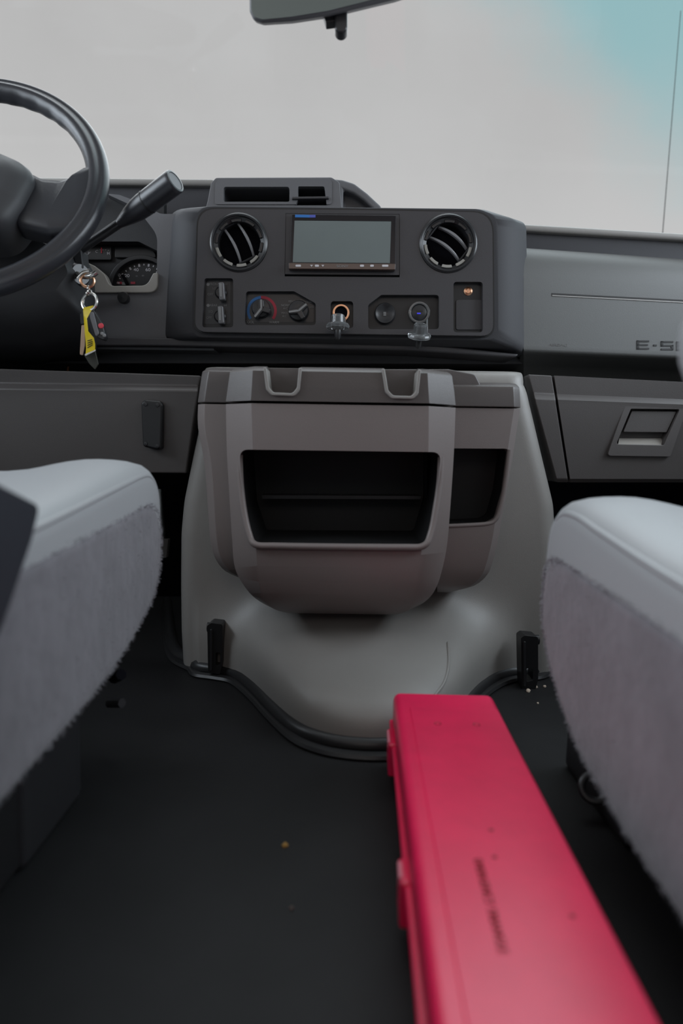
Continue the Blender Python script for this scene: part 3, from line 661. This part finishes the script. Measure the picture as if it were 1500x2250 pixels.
# ------------------------------------------------------------------ engine cover
EC = thing('engine_cover', 'grey engine cover hump with a bulging foot between the seats', 'engine cover', FL(800, 1500))
Lx = [(790, 470), (806, 446), (815, 440), (930, 430), (1110, 395), (1180, 389), (1300, 389), (1400, 391), (1520, 399)]
Rx = [(790, 1118), (806, 1126), (818, 1140), (832, 1158), (850, 1168), (900, 1180), (985, 1199), (1110, 1228), (1200, 1232), (1300, 1231), (1480, 1222), (1520, 1218)]
def interp(tab, v):
    if v <= tab[0][0]: return tab[0][1]
    for (a, x), (b, y) in zip(tab, tab[1:]):
        if v <= b: return x + (y - x) * (v - a) / (b - a)
    return tab[-1][1]
def smoothtab(tab, v): return (interp(tab, v - 12) + interp(tab, v) * 2 + interp(tab, v + 12)) / 4
YH = 1.125
foot = [FL(*p) for p in ((440, 1474), (480, 1480), (520, 1489), (560, 1520), (600, 1562), (650, 1607), (700, 1630), (760, 1642), (830, 1646), (900, 1640), (960, 1615), (1005, 1575), (1040, 1528), (1080, 1498), (1120, 1484), (1170, 1480))]
ftab = sorted((p.x, p.y) for p in foot)
sprof = [(0, 1), (.02, 1), (.04, .985), (.055, .94), (.066, .86), (.078, .70), (.09, .52), (.102, .36), (.115, .22), (.13, .11), (.15, .045), (.18, .01), (.21, 0), (1, 0)]
def yface(x, z):
    base = YH + .012 * min(1, z / .45)
    yc = (interp(ftab, x - .012) + interp(ftab, x) + interp(ftab, x + .012)) / 3
    b = max(0, YH + .012 - yc)
    s = (interp(sprof, z - .008) + interp(sprof, z) * 2 + interp(sprof, z + .008)) / 4
    return base - b * s
ztop = W(800, 806, YH).z - .022
zs = []
z = ztop
nz, nx = 110, 120
bm = B(); grid = []
for i in range(nz + 1):
    z = ztop * (1 - (i / nz)) ; py = None
    # picture row of this height at the face depth
    d = Vector((0, YH, z)) - CAM; py = 1125 - F * d.dot(UP) / d.dot(FW)
    xl, xr = W(smoothtab(Lx, py), py, YH).x, W(smoothtab(Rx, py + 6), py, YH).x
    row = []
    edge = .028
    row.append(Vector((xl - .004, 1.62, z)))
    for j in range(7):   # left rounded edge
        a = PI / 2 * j / 6; row.append(Vector((xl + edge * (1 - math.cos(a)), YH + edge - edge * math.sin(a) + .012 * min(1, z / .45), z)))
    for j in range(1, nx):
        x = xl + edge + (xr - xl - 2 * edge) * j / nx; row.append(Vector((x, yface(x, z), z)))
    for j in range(7):
        a = PI / 2 * (1 - j / 6); row.append(Vector((xr - edge * (1 - math.cos(a)), YH + edge - edge * math.sin(a) + .012 * min(1, z / .45), z)))
    row.append(Vector((xr + .004, 1.62, z)))
    grid.append(row)
# rounded top edge: pull the first rows back
top = []
r_t = .022
for k in range(6):
    a = PI / 2 * k / 5
    top.append([Vector((p.x, p.y + r_t * (1 - math.sin(a)) if p.y < 1.6 else p.y, p.z + 0)) for p in grid[0]])
    for p in top[-1]: p.z = ztop + r_t * math.cos(a) - r_t * 0
back_row = [Vector((p.x, 1.62, ztop + r_t)) for p in grid[0]]
loft(bm, [back_row] + top + grid[1:], closed=False, cap=False)
hump = mk('cover_shell', bm, M['cover'], EC, ang=70)
# molded crease beside the box
bm = B(); tube(bm, smoothpath([Vector((x, yface(x, z) - .0005, z)) for x, z in ((.165, .088), (.158, .072), (.145, .060), (.125, .052))], 6), .0022, 8); mk('mould_line', bm, M['cover'], EC)
# rubber gasket along the floor
gp = [FL(366, 1330), FL(371, 1385), FL(377, 1425), FL(392, 1450), FL(425, 1467)] + [Vector((p.x, p.y - .012, 0)) for p in foot] + [FL(1200, 1476), FL(1240, 1470), FL(1262, 1400)]
bm = B(); tube(bm, [p + Vector((0, .004, .009)) for p in smoothpath(gp, 5)], .011, 10); mk('rubber_gasket', bm, M['gasket'], EC)
bm = B(); tube(bm, [p + Vector((0, -.016, .003)) for p in smoothpath(gp, 5)], .009, 8, flat=.6); mk('gasket_lip', bm, M['gasket'], EC)
# two black hold-down latches
def latch(px0, px1, py0, py1, Y, lean):
    k = Y / F; a = [(px0, py0 + 6, 6), (px0 + 8, py0, 6), (px1, py0 + 3, 6), (px1 - lean * .2, py1 - 26, 4), (px1 - 6, py1, 3), (px0 + 2 + lean * .0, py1 - 4, 3)]
    o = mk('hold_down_latch', pp(a, Y, .030), M['black'], EC, bevel=.003, cuts=[pp([(px0 + 16, py1 - 44, 3), (px1 - 7, py1 - 44, 3), (px1 - 8, py1 - 18, 3), (px0 + 16, py1 - 14, 3)], Y - .01, .06)])
    bm = B(); lathe(bm, W(px0 + 6, py0 + 9, Y + .015), (1, 0, 0), [(.008, -.004), (.008, (px1 - px0 - 4) * k)], 16); mk('latch_pin', bm, M['satin'], o)
    mk('latch_bar', pp([(px0 + 6, py0 + 14, 2), (px0 + 11, py0 + 14, 2), (px0 + 11, py1 - 8, 2), (px0 + 6, py1 - 8, 2)], Y - .003, .006), M['satin'], o, bevel=.001)
latch(455, 489, 1369, 1482, 1.085, 4)
latch(1144, 1182, 1396, 1517, 1.065, -2)

# ------------------------------------------------------------------ console organizer
CO = thing('console_organizer', 'grey plastic console organizer with dark open bins on the engine cover', 'organizer', W(750, 1345, 1.05))
def plan(y, xl, xfl, xfr, xr, Yf, Yc, Yb):
    fl, fr_, l, r = W(xfl, y, Yf), W(xfr, y, Yf), W(xl, y, Yc), W(xr, y, Yc)
    z = fl.z
    return [Vector((l.x, Yb, z)), Vector((l.x, l.y, z)), Vector((fl.x, fl.y, z)), Vector((fr_.x, fr_.y, z)), Vector((r.x, r.y, z)), Vector((r.x, Yb, z))]
YF, YCc, YBb = .945, .975, 1.12
rows = [plan(886, 496, 552, 942, 1001, YF, YCc, YBb), plan(990, 498, 555, 941, 997, YF + .001, YCc, YBb), plan(1100, 504, 558, 939, 990, YF + .003, YCc + .002, YBb), plan(1195, 510, 562, 927, 982, YF + .006, YCc + .004, YBb),
        plan(1256, 516, 566, 920, 970, YF + .012, YCc + .008, YBb), plan(1296, 537, 572, 914, 956, YF + .022, YCc + .014, YBb), plan(1322, 562, 585, 906, 934, YF + .036, YCc + .024, YBb), plan(1340, 598, 606, 890, 898, YF + .058, YCc + .040, YBb), plan(1347, 630, 634, 868, 872, YF + .085, YCc + .065, YBb)]
rows = [list(r) for r in zip(*[smoothpath(c_, 4) for c_ in zip(*rows)])]
op = rnd([(522, 988, 20), (972, 994, 20), (960, 1110, 20), (935, 1197, 12), (557, 1195, 12), (532, 1120, 20)], 16, 5)
cut = [ppc([(p[0], p[1]) for p in op], YF, .05, .163)]
fb = mk('front_bin', loft(B(), rows), M['organizer'], CO, bevel=.006, seg=3, cuts=cut, ang=62)
# near-black box that paints in the shade inside the opening
lo = [(p[0], p[1]) for p in rnd([(512, 978, 20), (982, 984, 20), (970, 1112, 20), (943, 1206, 12), (549, 1204, 12), (522, 1122, 20)], 16, 5)]
def shade_lining(name, pts_o, Y0, Y1, par):
    bm = B(); a = [W(*p, Y0) for p in pts_o]; b = [Vector((p.x, Y1, p.z)) for p in a]; c = [Vector(p) for p in b]
    loft(bm, [a, b], cap=False); bm.faces.new([v for v in bm.verts][len(a):]); o = mk(name, bm, M['liner'], par, fix=True); return o
li = []
for p in op:
    q = W(749 + (p[0] - 749) * .994, 1093 + (p[1] - 1093) * .992, YF); q.y = .954 + max(0, 558 - p[0], p[0] - 938) / 56 * .031; li.append(q)
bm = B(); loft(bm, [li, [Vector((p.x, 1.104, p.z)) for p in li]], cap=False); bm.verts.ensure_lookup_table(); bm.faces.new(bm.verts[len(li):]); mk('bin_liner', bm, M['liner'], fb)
path = []
for p in smoothpath([(521, 1000, 0), (523, 1060, 0), (531, 1120, 0), (544, 1172, 0), (560, 1197, 0), (610, 1200, 0), (750, 1202, 0), (880, 1203, 0), (930, 1200, 0), (948, 1172, 0), (960, 1120, 0), (970, 1060, 0), (973, 1005, 0)], 5):
    q = W(p[0], p[1], YF); q.y = .9475 + max(0, 558 - p[0], p[0] - 938) / 56 * .030; path.append(q)
bm = B(); tube(bm, path, .0048, 10); mk('opening_rim', bm, M['organizer'], fb, ang=60)
mk('bin_shelf', pp([(575, 1088), (925, 1090), (923, 1097), (576, 1096)], 1.06, .04), M['satin'], fb)
# lid on the front bin with two notches
def lrow(y, xl, xfl, xfr, xr, dy): return plan(y, xl, xfl, xfr, xr, YF + dy - .003, YCc + dy - .003, YBb)
rows = [lrow(805, 516, 560, 930, 982, .022), lrow(808, 510, 557, 936, 988, .008), lrow(814, 505, 555, 939, 993, .001), lrow(850, 500, 553, 941, 998, 0), lrow(880, 496, 551, 943, 1001, 0)]
cut = [ppc([(583, 790), (660, 790), (655, 855, 10), (645, 868, 10), (598, 866, 10), (587, 853, 10)], YF, .05, .035), ppc([(843, 790), (921, 790), (916, 862, 10), (906, 874, 10), (862, 873, 10), (850, 858, 10)], YF, .05, .035)]
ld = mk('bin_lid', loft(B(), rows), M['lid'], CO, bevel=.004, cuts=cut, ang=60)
for pts in ([(578, 807), (585, 807), (591, 852, 10), (600, 862, 10), (642, 864, 10), (652, 852, 10), (656, 808), (663, 808), (658, 858, 12), (647, 871, 12), (596, 869, 12), (584, 856, 12)], [(838, 810), (845, 810), (853, 858, 10), (864, 869, 10), (904, 870, 10), (913, 860, 10), (918, 812), (925, 812), (919, 866, 12), (908, 877, 12), (860, 876, 12), (846, 862, 12)]):
    mk('notch_rim', pp(pts, YF - .007, .05, n=4), M['cover'], ld, bevel=.0015)
for x in (622, 883): mk('notch_shelf', pp([(x - 34, 824), (x + 32, 825), (x + 32, 828), (x - 34, 827)], .985, .02), M['organizer'], ld)
# shoulder to the left
def sh(y, x, Y0=1.0): p = W(x, y, Y0); return p
def side_rows(tab, xin, Y0, Yb, ch=.012, sgn=1):
    rows = []
    for y, x, dY in tab:
        p = W(x, y, Y0 + dY); q = W(xin, y, Y0 + dY); z = p.z; q.z = z
        rows.append([Vector((p.x, Yb, z)), Vector((p.x, p.y + ch, z)), Vector((p.x + sgn * ch, p.y, z)), Vector((q.x, q.y, z)), Vector((q.x, Yb, z))])
    return [list(r) for r in zip(*[smoothpath(c_, 3) for c_ in zip(*rows)])]
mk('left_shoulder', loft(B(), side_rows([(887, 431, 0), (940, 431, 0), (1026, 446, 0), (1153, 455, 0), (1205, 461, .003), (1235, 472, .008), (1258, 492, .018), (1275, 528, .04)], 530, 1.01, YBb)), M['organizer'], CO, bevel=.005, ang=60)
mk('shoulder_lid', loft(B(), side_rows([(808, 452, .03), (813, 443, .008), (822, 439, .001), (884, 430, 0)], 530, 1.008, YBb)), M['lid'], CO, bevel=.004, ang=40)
# rear bin to the right
rows = side_rows([(898, 1147, 0), (940, 1140, 0), (1032, 1126, 0), (1130, 1108, 0), (1193, 1097, .002), (1240, 1085, .006), (1267, 1073, .012), (1290, 1045, .025), (1302, 1000, .05)], 960, 1.03, YBb, sgn=-1)
cut = [ppc([(940, 985), (1119, 986, 10), (1107, 1080, 10), (1090, 1140, 14), (1070, 1150, 8), (940, 1156)], 1.03, .03, .078)]
rb = mk('rear_bin', loft(B(), rows), M['organizer'], CO, bevel=.004, cuts=cut, ang=60)
li = [Vector((W(p[0], p[1], 1.03).x, 1.047, W(p[0], p[1], 1.03).z)) for p in rnd([(942, 986), (1118, 987, 10), (1106, 1080, 10), (1089, 1140, 14), (1070, 1149, 8), (942, 1155)], 0, 5)]
bm = B(); loft(bm, [li, [Vector((p.x, 1.104, p.z)) for p in li]], cap=False); bm.verts.ensure_lookup_table(); bm.faces.new(bm.verts[len(li):]); mk('bin_liner', bm, M['liner'], rb)  # painted-in shade for the rear bin opening
bm = B(); tube(bm, [W(p[0], p[1], 1.0325) for p in smoothpath([(1119, 988), (1113, 1040), (1106, 1085), (1096, 1125), (1086, 1144), (1070, 1151), (1030, 1154), (985, 1156)], 4)], .0035, 10); mk('opening_rim', bm, M['organizer'], rb, ang=60)
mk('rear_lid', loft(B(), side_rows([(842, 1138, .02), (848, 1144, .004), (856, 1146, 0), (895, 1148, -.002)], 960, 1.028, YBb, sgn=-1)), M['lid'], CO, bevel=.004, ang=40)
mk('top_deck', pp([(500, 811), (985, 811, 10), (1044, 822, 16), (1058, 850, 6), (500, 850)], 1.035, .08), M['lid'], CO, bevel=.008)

# ------------------------------------------------------------------ seats
def seat_cushion(root, xs, sgn, prof, depthx, top_idx):
    """side profile (Y,z) swept across the seat from the aisle side xs; sgn = direction away from the aisle"""
    P = [Vector(p) for p in rnd(prof, 0, 4)] if False else [Vector(p) for p in prof]
    # smooth closed profile
    n = len(P); sm = []
    for i in range(n):
        p0, p1, p2, p3 = P[i - 1], P[i], P[(i + 1) % n], P[(i + 2) % n]
        for j in range(6):
            t = j / 6; sm.append(.5 * ((2 * p1) + (-p0 + p2) * t + (2 * p0 - 5 * p1 + 4 * p2 - p3) * t * t + (-p0 + 3 * p1 - 3 * p2 + p3) * t ** 3))
    c = sum(sm, Vector((0, 0))) / len(sm)
    def inset(d):
        out = []
        m_ = len(sm)
        for i in range(m_):
            tg = sm[(i + 1) % m_] - sm[i - 1]; nn = Vector((tg.y, -tg.x)).normalized()
            if nn.dot(c - sm[i]) < 0: nn = -nn
            out.append(sm[i] + nn * d)
        return out
    rows = []
    for dx, ins, bump in ((0, .022, 0), (.002, .012, 0), (.007, .005, 0), (.014, .001, .001), (.03, 0, .004), (.045, 0, .0055), (.06, 0, .006), (.075, 0, .0055), (.09, 0, .0035), (.105, 0, .0005), (.12, 0, -.003), (.14, 0, -.007), (.17, 0, -.010), (.25, 0, -.012), (depthx - .12, 0, -.006), (depthx - .06, 0, .006), (depthx - .02, 0, .004), (depthx - .005, .006, 0), (depthx, .02, 0)):
        rows.append([Vector((xs + sgn * dx, p.x, p.y + (bump if p.y > c.y else 0) * min(1, max(0, (p.y - c.y) / .05)))) for p in inset(ins)])
    return mk('cushion', loft(B(), rows), M['vinyl'], root, ang=70), sm
def fleece(root, x, sgn, outline, th=.005, hairs=5000, toplen=.012):
    """pile panel on the aisle side: a cushion-like sheet plus loose hairs"""
    pts = []
    n = len(outline); P = [Vector(p) for p in outline]
    for i in range(n):
        p0, p1, p2, p3 = P[i - 1], P[i], P[(i + 1) % n], P[(i + 2) % n]
        for j in range(5):
            t = j / 5; pts.append(.5 * ((2 * p1) + (-p0 + p2) * t + (2 * p0 - 5 * p1 + 4 * p2 - p3) * t * t + (-p0 + 3 * p1 - 3 * p2 + p3) * t ** 3))
    c = sum(pts, Vector((0, 0))) / len(pts)
    bm = B(); rows = []
    for sc, h in [(1.0, -.006), (1.0, .001), (.985, .0035), (.95, th)] + [(.9, th + .001), (.85, th + .001)]:
        row = []
        for p in pts:
            q = c + (p - c) * sc
            nz_ = 0 if sc < .97 else noise.noise(Vector((q.x * 22, q.y * 22, 3))) * .004 + noise.noise(Vector((q.x * 70, q.y * 70, 9))) * .0018
            jag = 1 + (.006 * noise.noise(Vector((p.x * 60, p.y * 60, 1))) if sc > .9 else 0)
            q = c + (p - c) * sc * jag
            row.append(Vector((x - sgn * (h + nz_ * (1 if sc < .98 else .3)), q.x, q.y)))
        rows.append(row)
    loft(bm, rows); o = mk('fleece_panel', bm, M['fleece'], root, ang=80); lab(o, 'grey shaggy fleece side panel')
    # loose pile
    bm = B(); rng = random.Random(3)
    for k in range(hairs):
        i = rng.randrange(len(pts)); s = rng.random(); a, b_ = pts[i], pts[(i + 1) % len(pts)]
        edge = rng.random() < .8
        f_ = 1 - (rng.random() ** 2) * (.08 if edge else 1)
        q = c + (a.lerp(b_, s) - c) * min(1, f_ if edge else math.sqrt(rng.random()))
        out_ = (q - c).normalized()
        h = th if not edge else th * .6
        base = Vector((x - sgn * (h - .001), q.x, q.y))
        l = rng.uniform(.003, .0065) * (1.0 if edge else .8)
        d = Vector((-sgn * rng.uniform(.3, 1), out_.x * (.8 if edge else .1) + rng.gauss(0, .4), out_.y * (.8 if edge else .1) + rng.gauss(0, .4) - .25)).normalized() * l
        w_ = Vector((0, rng.gauss(0, 1), rng.gauss(0, 1))).normalized() * .0007
        bm.faces.new((bm.verts.new(base + w_), bm.verts.new(base - w_), bm.verts.new(base + d)))
    hp = mk('fleece_pile', bm, M['pile'], o, fix=False); hp['kind'] = 'stuff'
    return o

DS = thing('driver_seat', 'grey vinyl driver seat with fleece side, under the steering wheel', 'seat', (-.5, .55, 0))
XD = -.232
profD = [(.10, .30), (.30, .312), (.50, .324), (.70, .345), (.80, .356), (.85, .352), (.882, .325), (.890, .285), (.885, .245), (.86, .205), (.81, .18), (.70, .150), (.55, .135), (.30, .125), (.08, .12), (.05, .20)]
seat_cushion(DS, XD, -1, profD, .50, 0)
bm = B(); tube(bm, smoothpath([Vector((XD - .004, y, z)) for y, z in ((.30, .301), (.50, .313), (.70, .333), (.80, .343), (.835, .341), (.855, .330))], 5), .0035, 8); mk('piping', bm, M['vinyl'], DS)
fleece(DS, XD - .004, -1, [(.15, .275), (.30, .283), (.50, .290), (.70, .302), (.80, .309), (.845, .305), (.872, .28), (.877, .245), (.858, .208), (.81, .182), (.70, .153), (.55, .138), (.30, .128), (.15, .125)])
bm = B(); box(bm, (-.5, .40, .065), (.44, .62, .13)); mk('pedestal', bm, M['black'], DS, bevel=.01)
bm = B(); box(bm, (-.30, .64, .075), (.05, .14, .15)); mk('pedestal', bm, M['satin'], DS, bevel=.01)
bm = B(); tube(bm, [FL(240, 1545, .06), FL(268, 1545, .065)], .006, 8); mk('release_lever', bm, M['satin'], DS)
bm = B(); tube(bm, [FL(250, 1490, .09), FL(266, 1482, .1)], .007, 8); mk('release_lever', bm, M['deep'], DS)
bm = B(); prism(bm, [Vector((-.205, y, z)) for y, z in rnd([(.20, .46), (.30, .40), (.405, .357), (.464, .338, .006), (.45, .315), (.41, .27), (.34, .21), (.20, .16)], .012, 4)], (-.05, 0, 0)); lab(mk('hinge_cover', bm, mat('blue_black_plastic', (.02, .022, .03, 1), .5), DS, bevel=.006), 'blue-black hinge cover')
bm = B(); prism(bm, [Vector((-.26, y, z)) for y, z in ((-.10, .30), (.18, .28), (.12, .62), (.02, .95), (-.10, .95))], (-.44, 0, 0)); mk('backrest', bm, M['vinyl'], DS, bevel=.04, seg=5)
bm = B(); lathe(bm, Vector((-.335, .60, .335)), (0, .25, 1), [(.03, -.02), (.028, 0), (.02, .008), (0, .010)], 20); mk('buckle_end', bm, mat('pale_buckle', (.55, .55, .53, 1), .4), DS)

PS = thing('passenger_seat', 'grey vinyl passenger seat with frayed fleece side, beside the red case', 'seat', (.5, .45, 0))
XP = .2275
profP = [(.05, .285), (.25, .288), (.45, .300), (.60, .318), (.68, .328), (.72, .326), (.752, .305), (.765, .27), (.768, .23), (.758, .19), (.72, .148), (.64, .108), (.56, .090), (.44, .078), (.25, .07), (.02, .07), (.0, .16)]
seat_cushion(PS, XP, 1, profP, .50, 0)
bm = B(); tube(bm, smoothpath([Vector((XP + .004, y, z)) for y, z in ((.25, .279), (.45, .291), (.60, .308), (.66, .316), (.70, .316), (.725, .307))], 5), .0035, 8); mk('piping', bm, M['vinyl'], PS)
fleece(PS, XP + .004, 1, [(.12, .245), (.25, .250), (.455, .258), (.588, .264), (.68, .268), (.725, .266), (.752, .25), (.760, .22), (.752, .185), (.715, .145), (.64, .105), (.56, .088), (.44, .077), (.25, .070), (.12, .068)], hairs=7000)
bm = B(); box(bm, (.50, .34, .035), (.40, .50, .07)); mk('pedestal', bm, M['black'], PS, bevel=.008)
bm = B(); prism(bm, [Vector((.275, y, z)) for y, z in ((.62, .0), (.80, .0), (.79, .16), (.70, .20), (.60, .12))], (.3, 0, 0)); mk('pedestal', bm, M['black'], PS, bevel=.008)
c = FL(1306, 1732, .03)
bm = B(); ring(bm, c, (-.3, -.8, .5), .017, .009, -.004, .008, 24); mk('seat_bolt', bm, M['satin'], PS, bevel=.003)
bm = B(); tube(bm, [Vector((.262, .44, .455)), Vector((.262, .30, .47)), Vector((.262, .05, .49))], [.040, .044, .044], 20)
bm2 = B(); rows = []
for y, r in ((.500, .006), (.497, .018), (.488, .032), (.470, .045), (.44, .051), (.30, .052), (.05, .052)):
    zc = .452 + (.48 - y) * .06; rows.append([Vector((.268 + math.cos(a) * r * .95, y, zc + math.sin(a) * r)) for a in (2 * PI * i / 24 for i in range(24))])
bm.free(); mk('armrest', loft(bm2, rows), M['vinyl'], PS, ang=60)
bm = B(); prism(bm, [Vector((.27, y, z)) for y, z in ((-.20, .28), (.06, .27), (.04, .60), (-.06, .95), (-.20, .95))], (.42, 0, 0)); mk('backrest', bm, M['vinyl'], PS, bevel=.04, seg=5)

# ------------------------------------------------------------------ red case
far_l, far_r = W(863, 1531, .80), W(1086, 1536, .80)
HC = thing('hazard_case', 'red plastic emergency case lying on the floor beside the passenger seat', 'case', Vector(((far_l.x + far_r.x) / 2 - .01, .55, 0)))
ang_ = math.radians(1.75); ay = Vector((math.sin(ang_), math.cos(ang_), 0)); ax = Vector((math.cos(ang_), -math.sin(ang_), 0)); az = Vector((0, 0, 1))
HO = Vector((far_l.x, .80, 0)); WD = .1195; HT = .0895; LN = .56
def hc(a, l, z): return HO + ax * a - ay * l + az * z
def hcbox(a0, a1, l0, l1, z0, z1): return prism(B(), [hc(a0, l0, z0), hc(a1, l0, z0), hc(a1, l1, z0), hc(a0, l1, z0)], (0, 0, z1 - z0))
mk('case_lid', hcbox(0, WD, 0, LN, .044, HT), M['red'], HC, bevel=.009, seg=5)
mk('case_base', hcbox(.002, WD - .002, .002, LN - .002, 0, .042), M['red'], HC, bevel=.006, seg=4)
mk('seam_rib', hcbox(-.003, WD + .003, -.002, LN + .002, .040, .0465), M['reddark'], HC, bevel=.002)
mk('seam_rib', hcbox(-.004, WD + .004, -.003, LN + .003, .0475, .0535), M['red'], HC, bevel=.0025)
mk('lid_panel', hcbox(.016, WD - .004, .052, LN - .02, HT - .002, HT + .0012), M['red'], HC, bevel=.0016)
for l0, l1 in ((.03, .075), (.283, .316)):
    la = mk('latch', hcbox(-.0075, .002, l0, l1, .018, .056), M['red'], HC, bevel=.003)
    mk('latch_scuff', hcbox(-.0082, -.005, l0 + .006, l1 - .006, .049, .0565), mat('scuffed_pink', (.75, .25, .32, 1), .5), la, bevel=.001)
for a in (.043, .084):
    bm = B(); lathe(bm, hc(a, .098, HT + .0008), (0, 0, 1), [(.0042, 0), (.0038, .0007), (.0024, .0003), (0, .0002)], 16); mk('rivet', bm, M['reddark'], HC)
for a, l in ((.058, .335), (.095, .395), (.062, .30)):
    bm = B(); lathe(bm, hc(a, l, HT + .001), (0, 0, 1), [(.0022, 0), (.0018, .0006), (0, .0007)], 10); mk('scuff_spot', bm, M['reddark'], HC)
T = Matrix(((ay.x, -ax.x, 0, 0), (ay.y, -ax.y, 0, 0), (0, 0, 1, 0), (0, 0, 0, 1)))
T = Matrix.Translation(hc(.045, .384, HT + .0013)) @ Matrix(((-ay.x, ax.x, 0, 0), (-ay.y, ax.y, 0, 0), (0, 0, 1, 0), (0, 0, 0, 1)))
text('lettering', 'EMERGENCY TRIANGLE', 0, 0, 1.0, 9.3, M['reddark'], HC, depth=.0006, mtx=T)

# ------------------------------------------------------------------ rear-view mirror, antenna, pedal, crumbs
YM = .92
RM = thing('rearview_mirror', 'dark rear-view mirror hanging at the top of the windshield', 'mirror', W(740, 50, YM))
mo = [(546, -70, 26), (547, 24, 20), (556, 44, 14), (575, 50, 16), (640, 46, 40), (720, 34, 40), (870, -2, 60), (985, -40, 20), (990, -100, 26)]
def ym(py): return YM - (50 - py) * .00017
MV = Vector((0, .030, .0135))
mh_ = mk('mirror_housing', prism(B(), [W(p[0], p[1], ym(p[1])) for p in rnd(mo, 10, 5)], MV), M['dash'], RM, bevel=.006, seg=4)
mg_ = [(551, -66, 22), (552, 22, 18), (559, 38, 12), (577, 43, 14), (640, 37, 40), (720, 24, 40), (865, -12, 60), (978, -46, 20), (982, -96, 22)]
mk('mirror_glass', prism(B(), [W(p[0], p[1], ym(p[1]) - .001) for p in rnd(mg_, 10, 5)], (0, -.0012, -.0005)), M['mirror'], RM)
mk('day_night_tab', pp([(707, 22), (738, 16), (738, 46, 3), (716, 49, 3)], YM + .010, .016), M['satin'], RM, bevel=.002)
kn = [(735, 12), (763, 8)] + [(749 + 14 * math.cos(a), 57 + 14 * math.sin(a)) for a in (PI * i_ / 10 for i_ in range(11))]
mk('mirror_knob', pp(kn, YM + .006, .020), M['satin'], RM, bevel=.003)
bm = B(); a_ = W(765, -60, YM + .03); tube(bm, smoothpath([a_, Vector((a_.x, 1.03, 1.17)), Vector((a_.x, 1.118, 1.268))], 5), .011, 12); mk('mirror_arm', bm, M['satin'], RM)
bm = B(); tube(bm, [W(1453.5, 534, 2.1), W(1495, 24, 2.1)], [.0014, .0009], 8); AN = mk('antenna_mast', bm, M['satin']); tag(AN, 'thin black radio antenna outside the windshield at far right', 'antenna')
a_ = W(1453.5, 534, 2.1)
bm = B(); lathe(bm, a_, (0, 0, -1), [(.004, 0), (.012, .02), (.02, .05), (.03, .175)], 16); mk('antenna_base', bm, M['black'], AN)
bm = B(); box(bm, (0, 2.15, a_.z - .18), (1.9, .9, .06)); struct(mk('trim_4', bm, mat('white_hood_paint', (.5, .5, .5, 1), .3), bevel=.02))
PD = thing('accelerator_pedal', 'black accelerator pedal beside the left edge of the engine cover', 'pedal', FL(357, 1300))
mk('pedal_pad', pp([(344, 1186, 3), (370, 1184, 3), (366, 1226, 3), (344, 1228, 3)], 1.30, .015), M['lower'], PD, bevel=.003)
bm = B(); tube(bm, [W(357, 1200, 1.315), W(350, 1080, 1.45)], .007, 10); mk('pedal_arm', bm, M['black'], PD)
rng = random.Random(5)
def crumb(px, py, r, m, label, grp):
    c = FL(px, py); bm = B(); bmesh.ops.create_icosphere(bm, subdivisions=2, radius=r, matrix=Matrix.Translation(c + Vector((0, 0, r * .5))))
    for v in bm.verts: v.co += Vector((rng.uniform(-1, 1), rng.uniform(-1, 1), rng.uniform(-.6, .4))) * r * .28; v.co.z = max(v.co.z, 0)
    tag(mk('crumb', bm, m), label, 'crumb', grp)
for px, py, r, l in ((1160, 1520, .0032, 'pale crumb at the foot of the right-hand latch, largest and leftmost'), (1178, 1511, .0022, 'small pale crumb just right of the right-hand latch foot'), (1196, 1510, .0024, 'pale crumb beside the seat, rightmost by the latch'), (1181, 1546, .0016, 'tiny pale crumb on the mat below the right-hand latch')):
    crumb(px, py, r, M['crumb'], l, 'crumbs by the right-hand latch')
crumb(626, 1860, .0026, M['tan'], 'lone tan crumb on the open black floor mat', 'crumbs on the floor mat')
crumb(640, 1998, .0017, mat('dim_crumb', (.12, .09, .08, 1), .9), 'dim brown crumb on the mat, nearer than the tan one', 'crumbs on the floor mat')
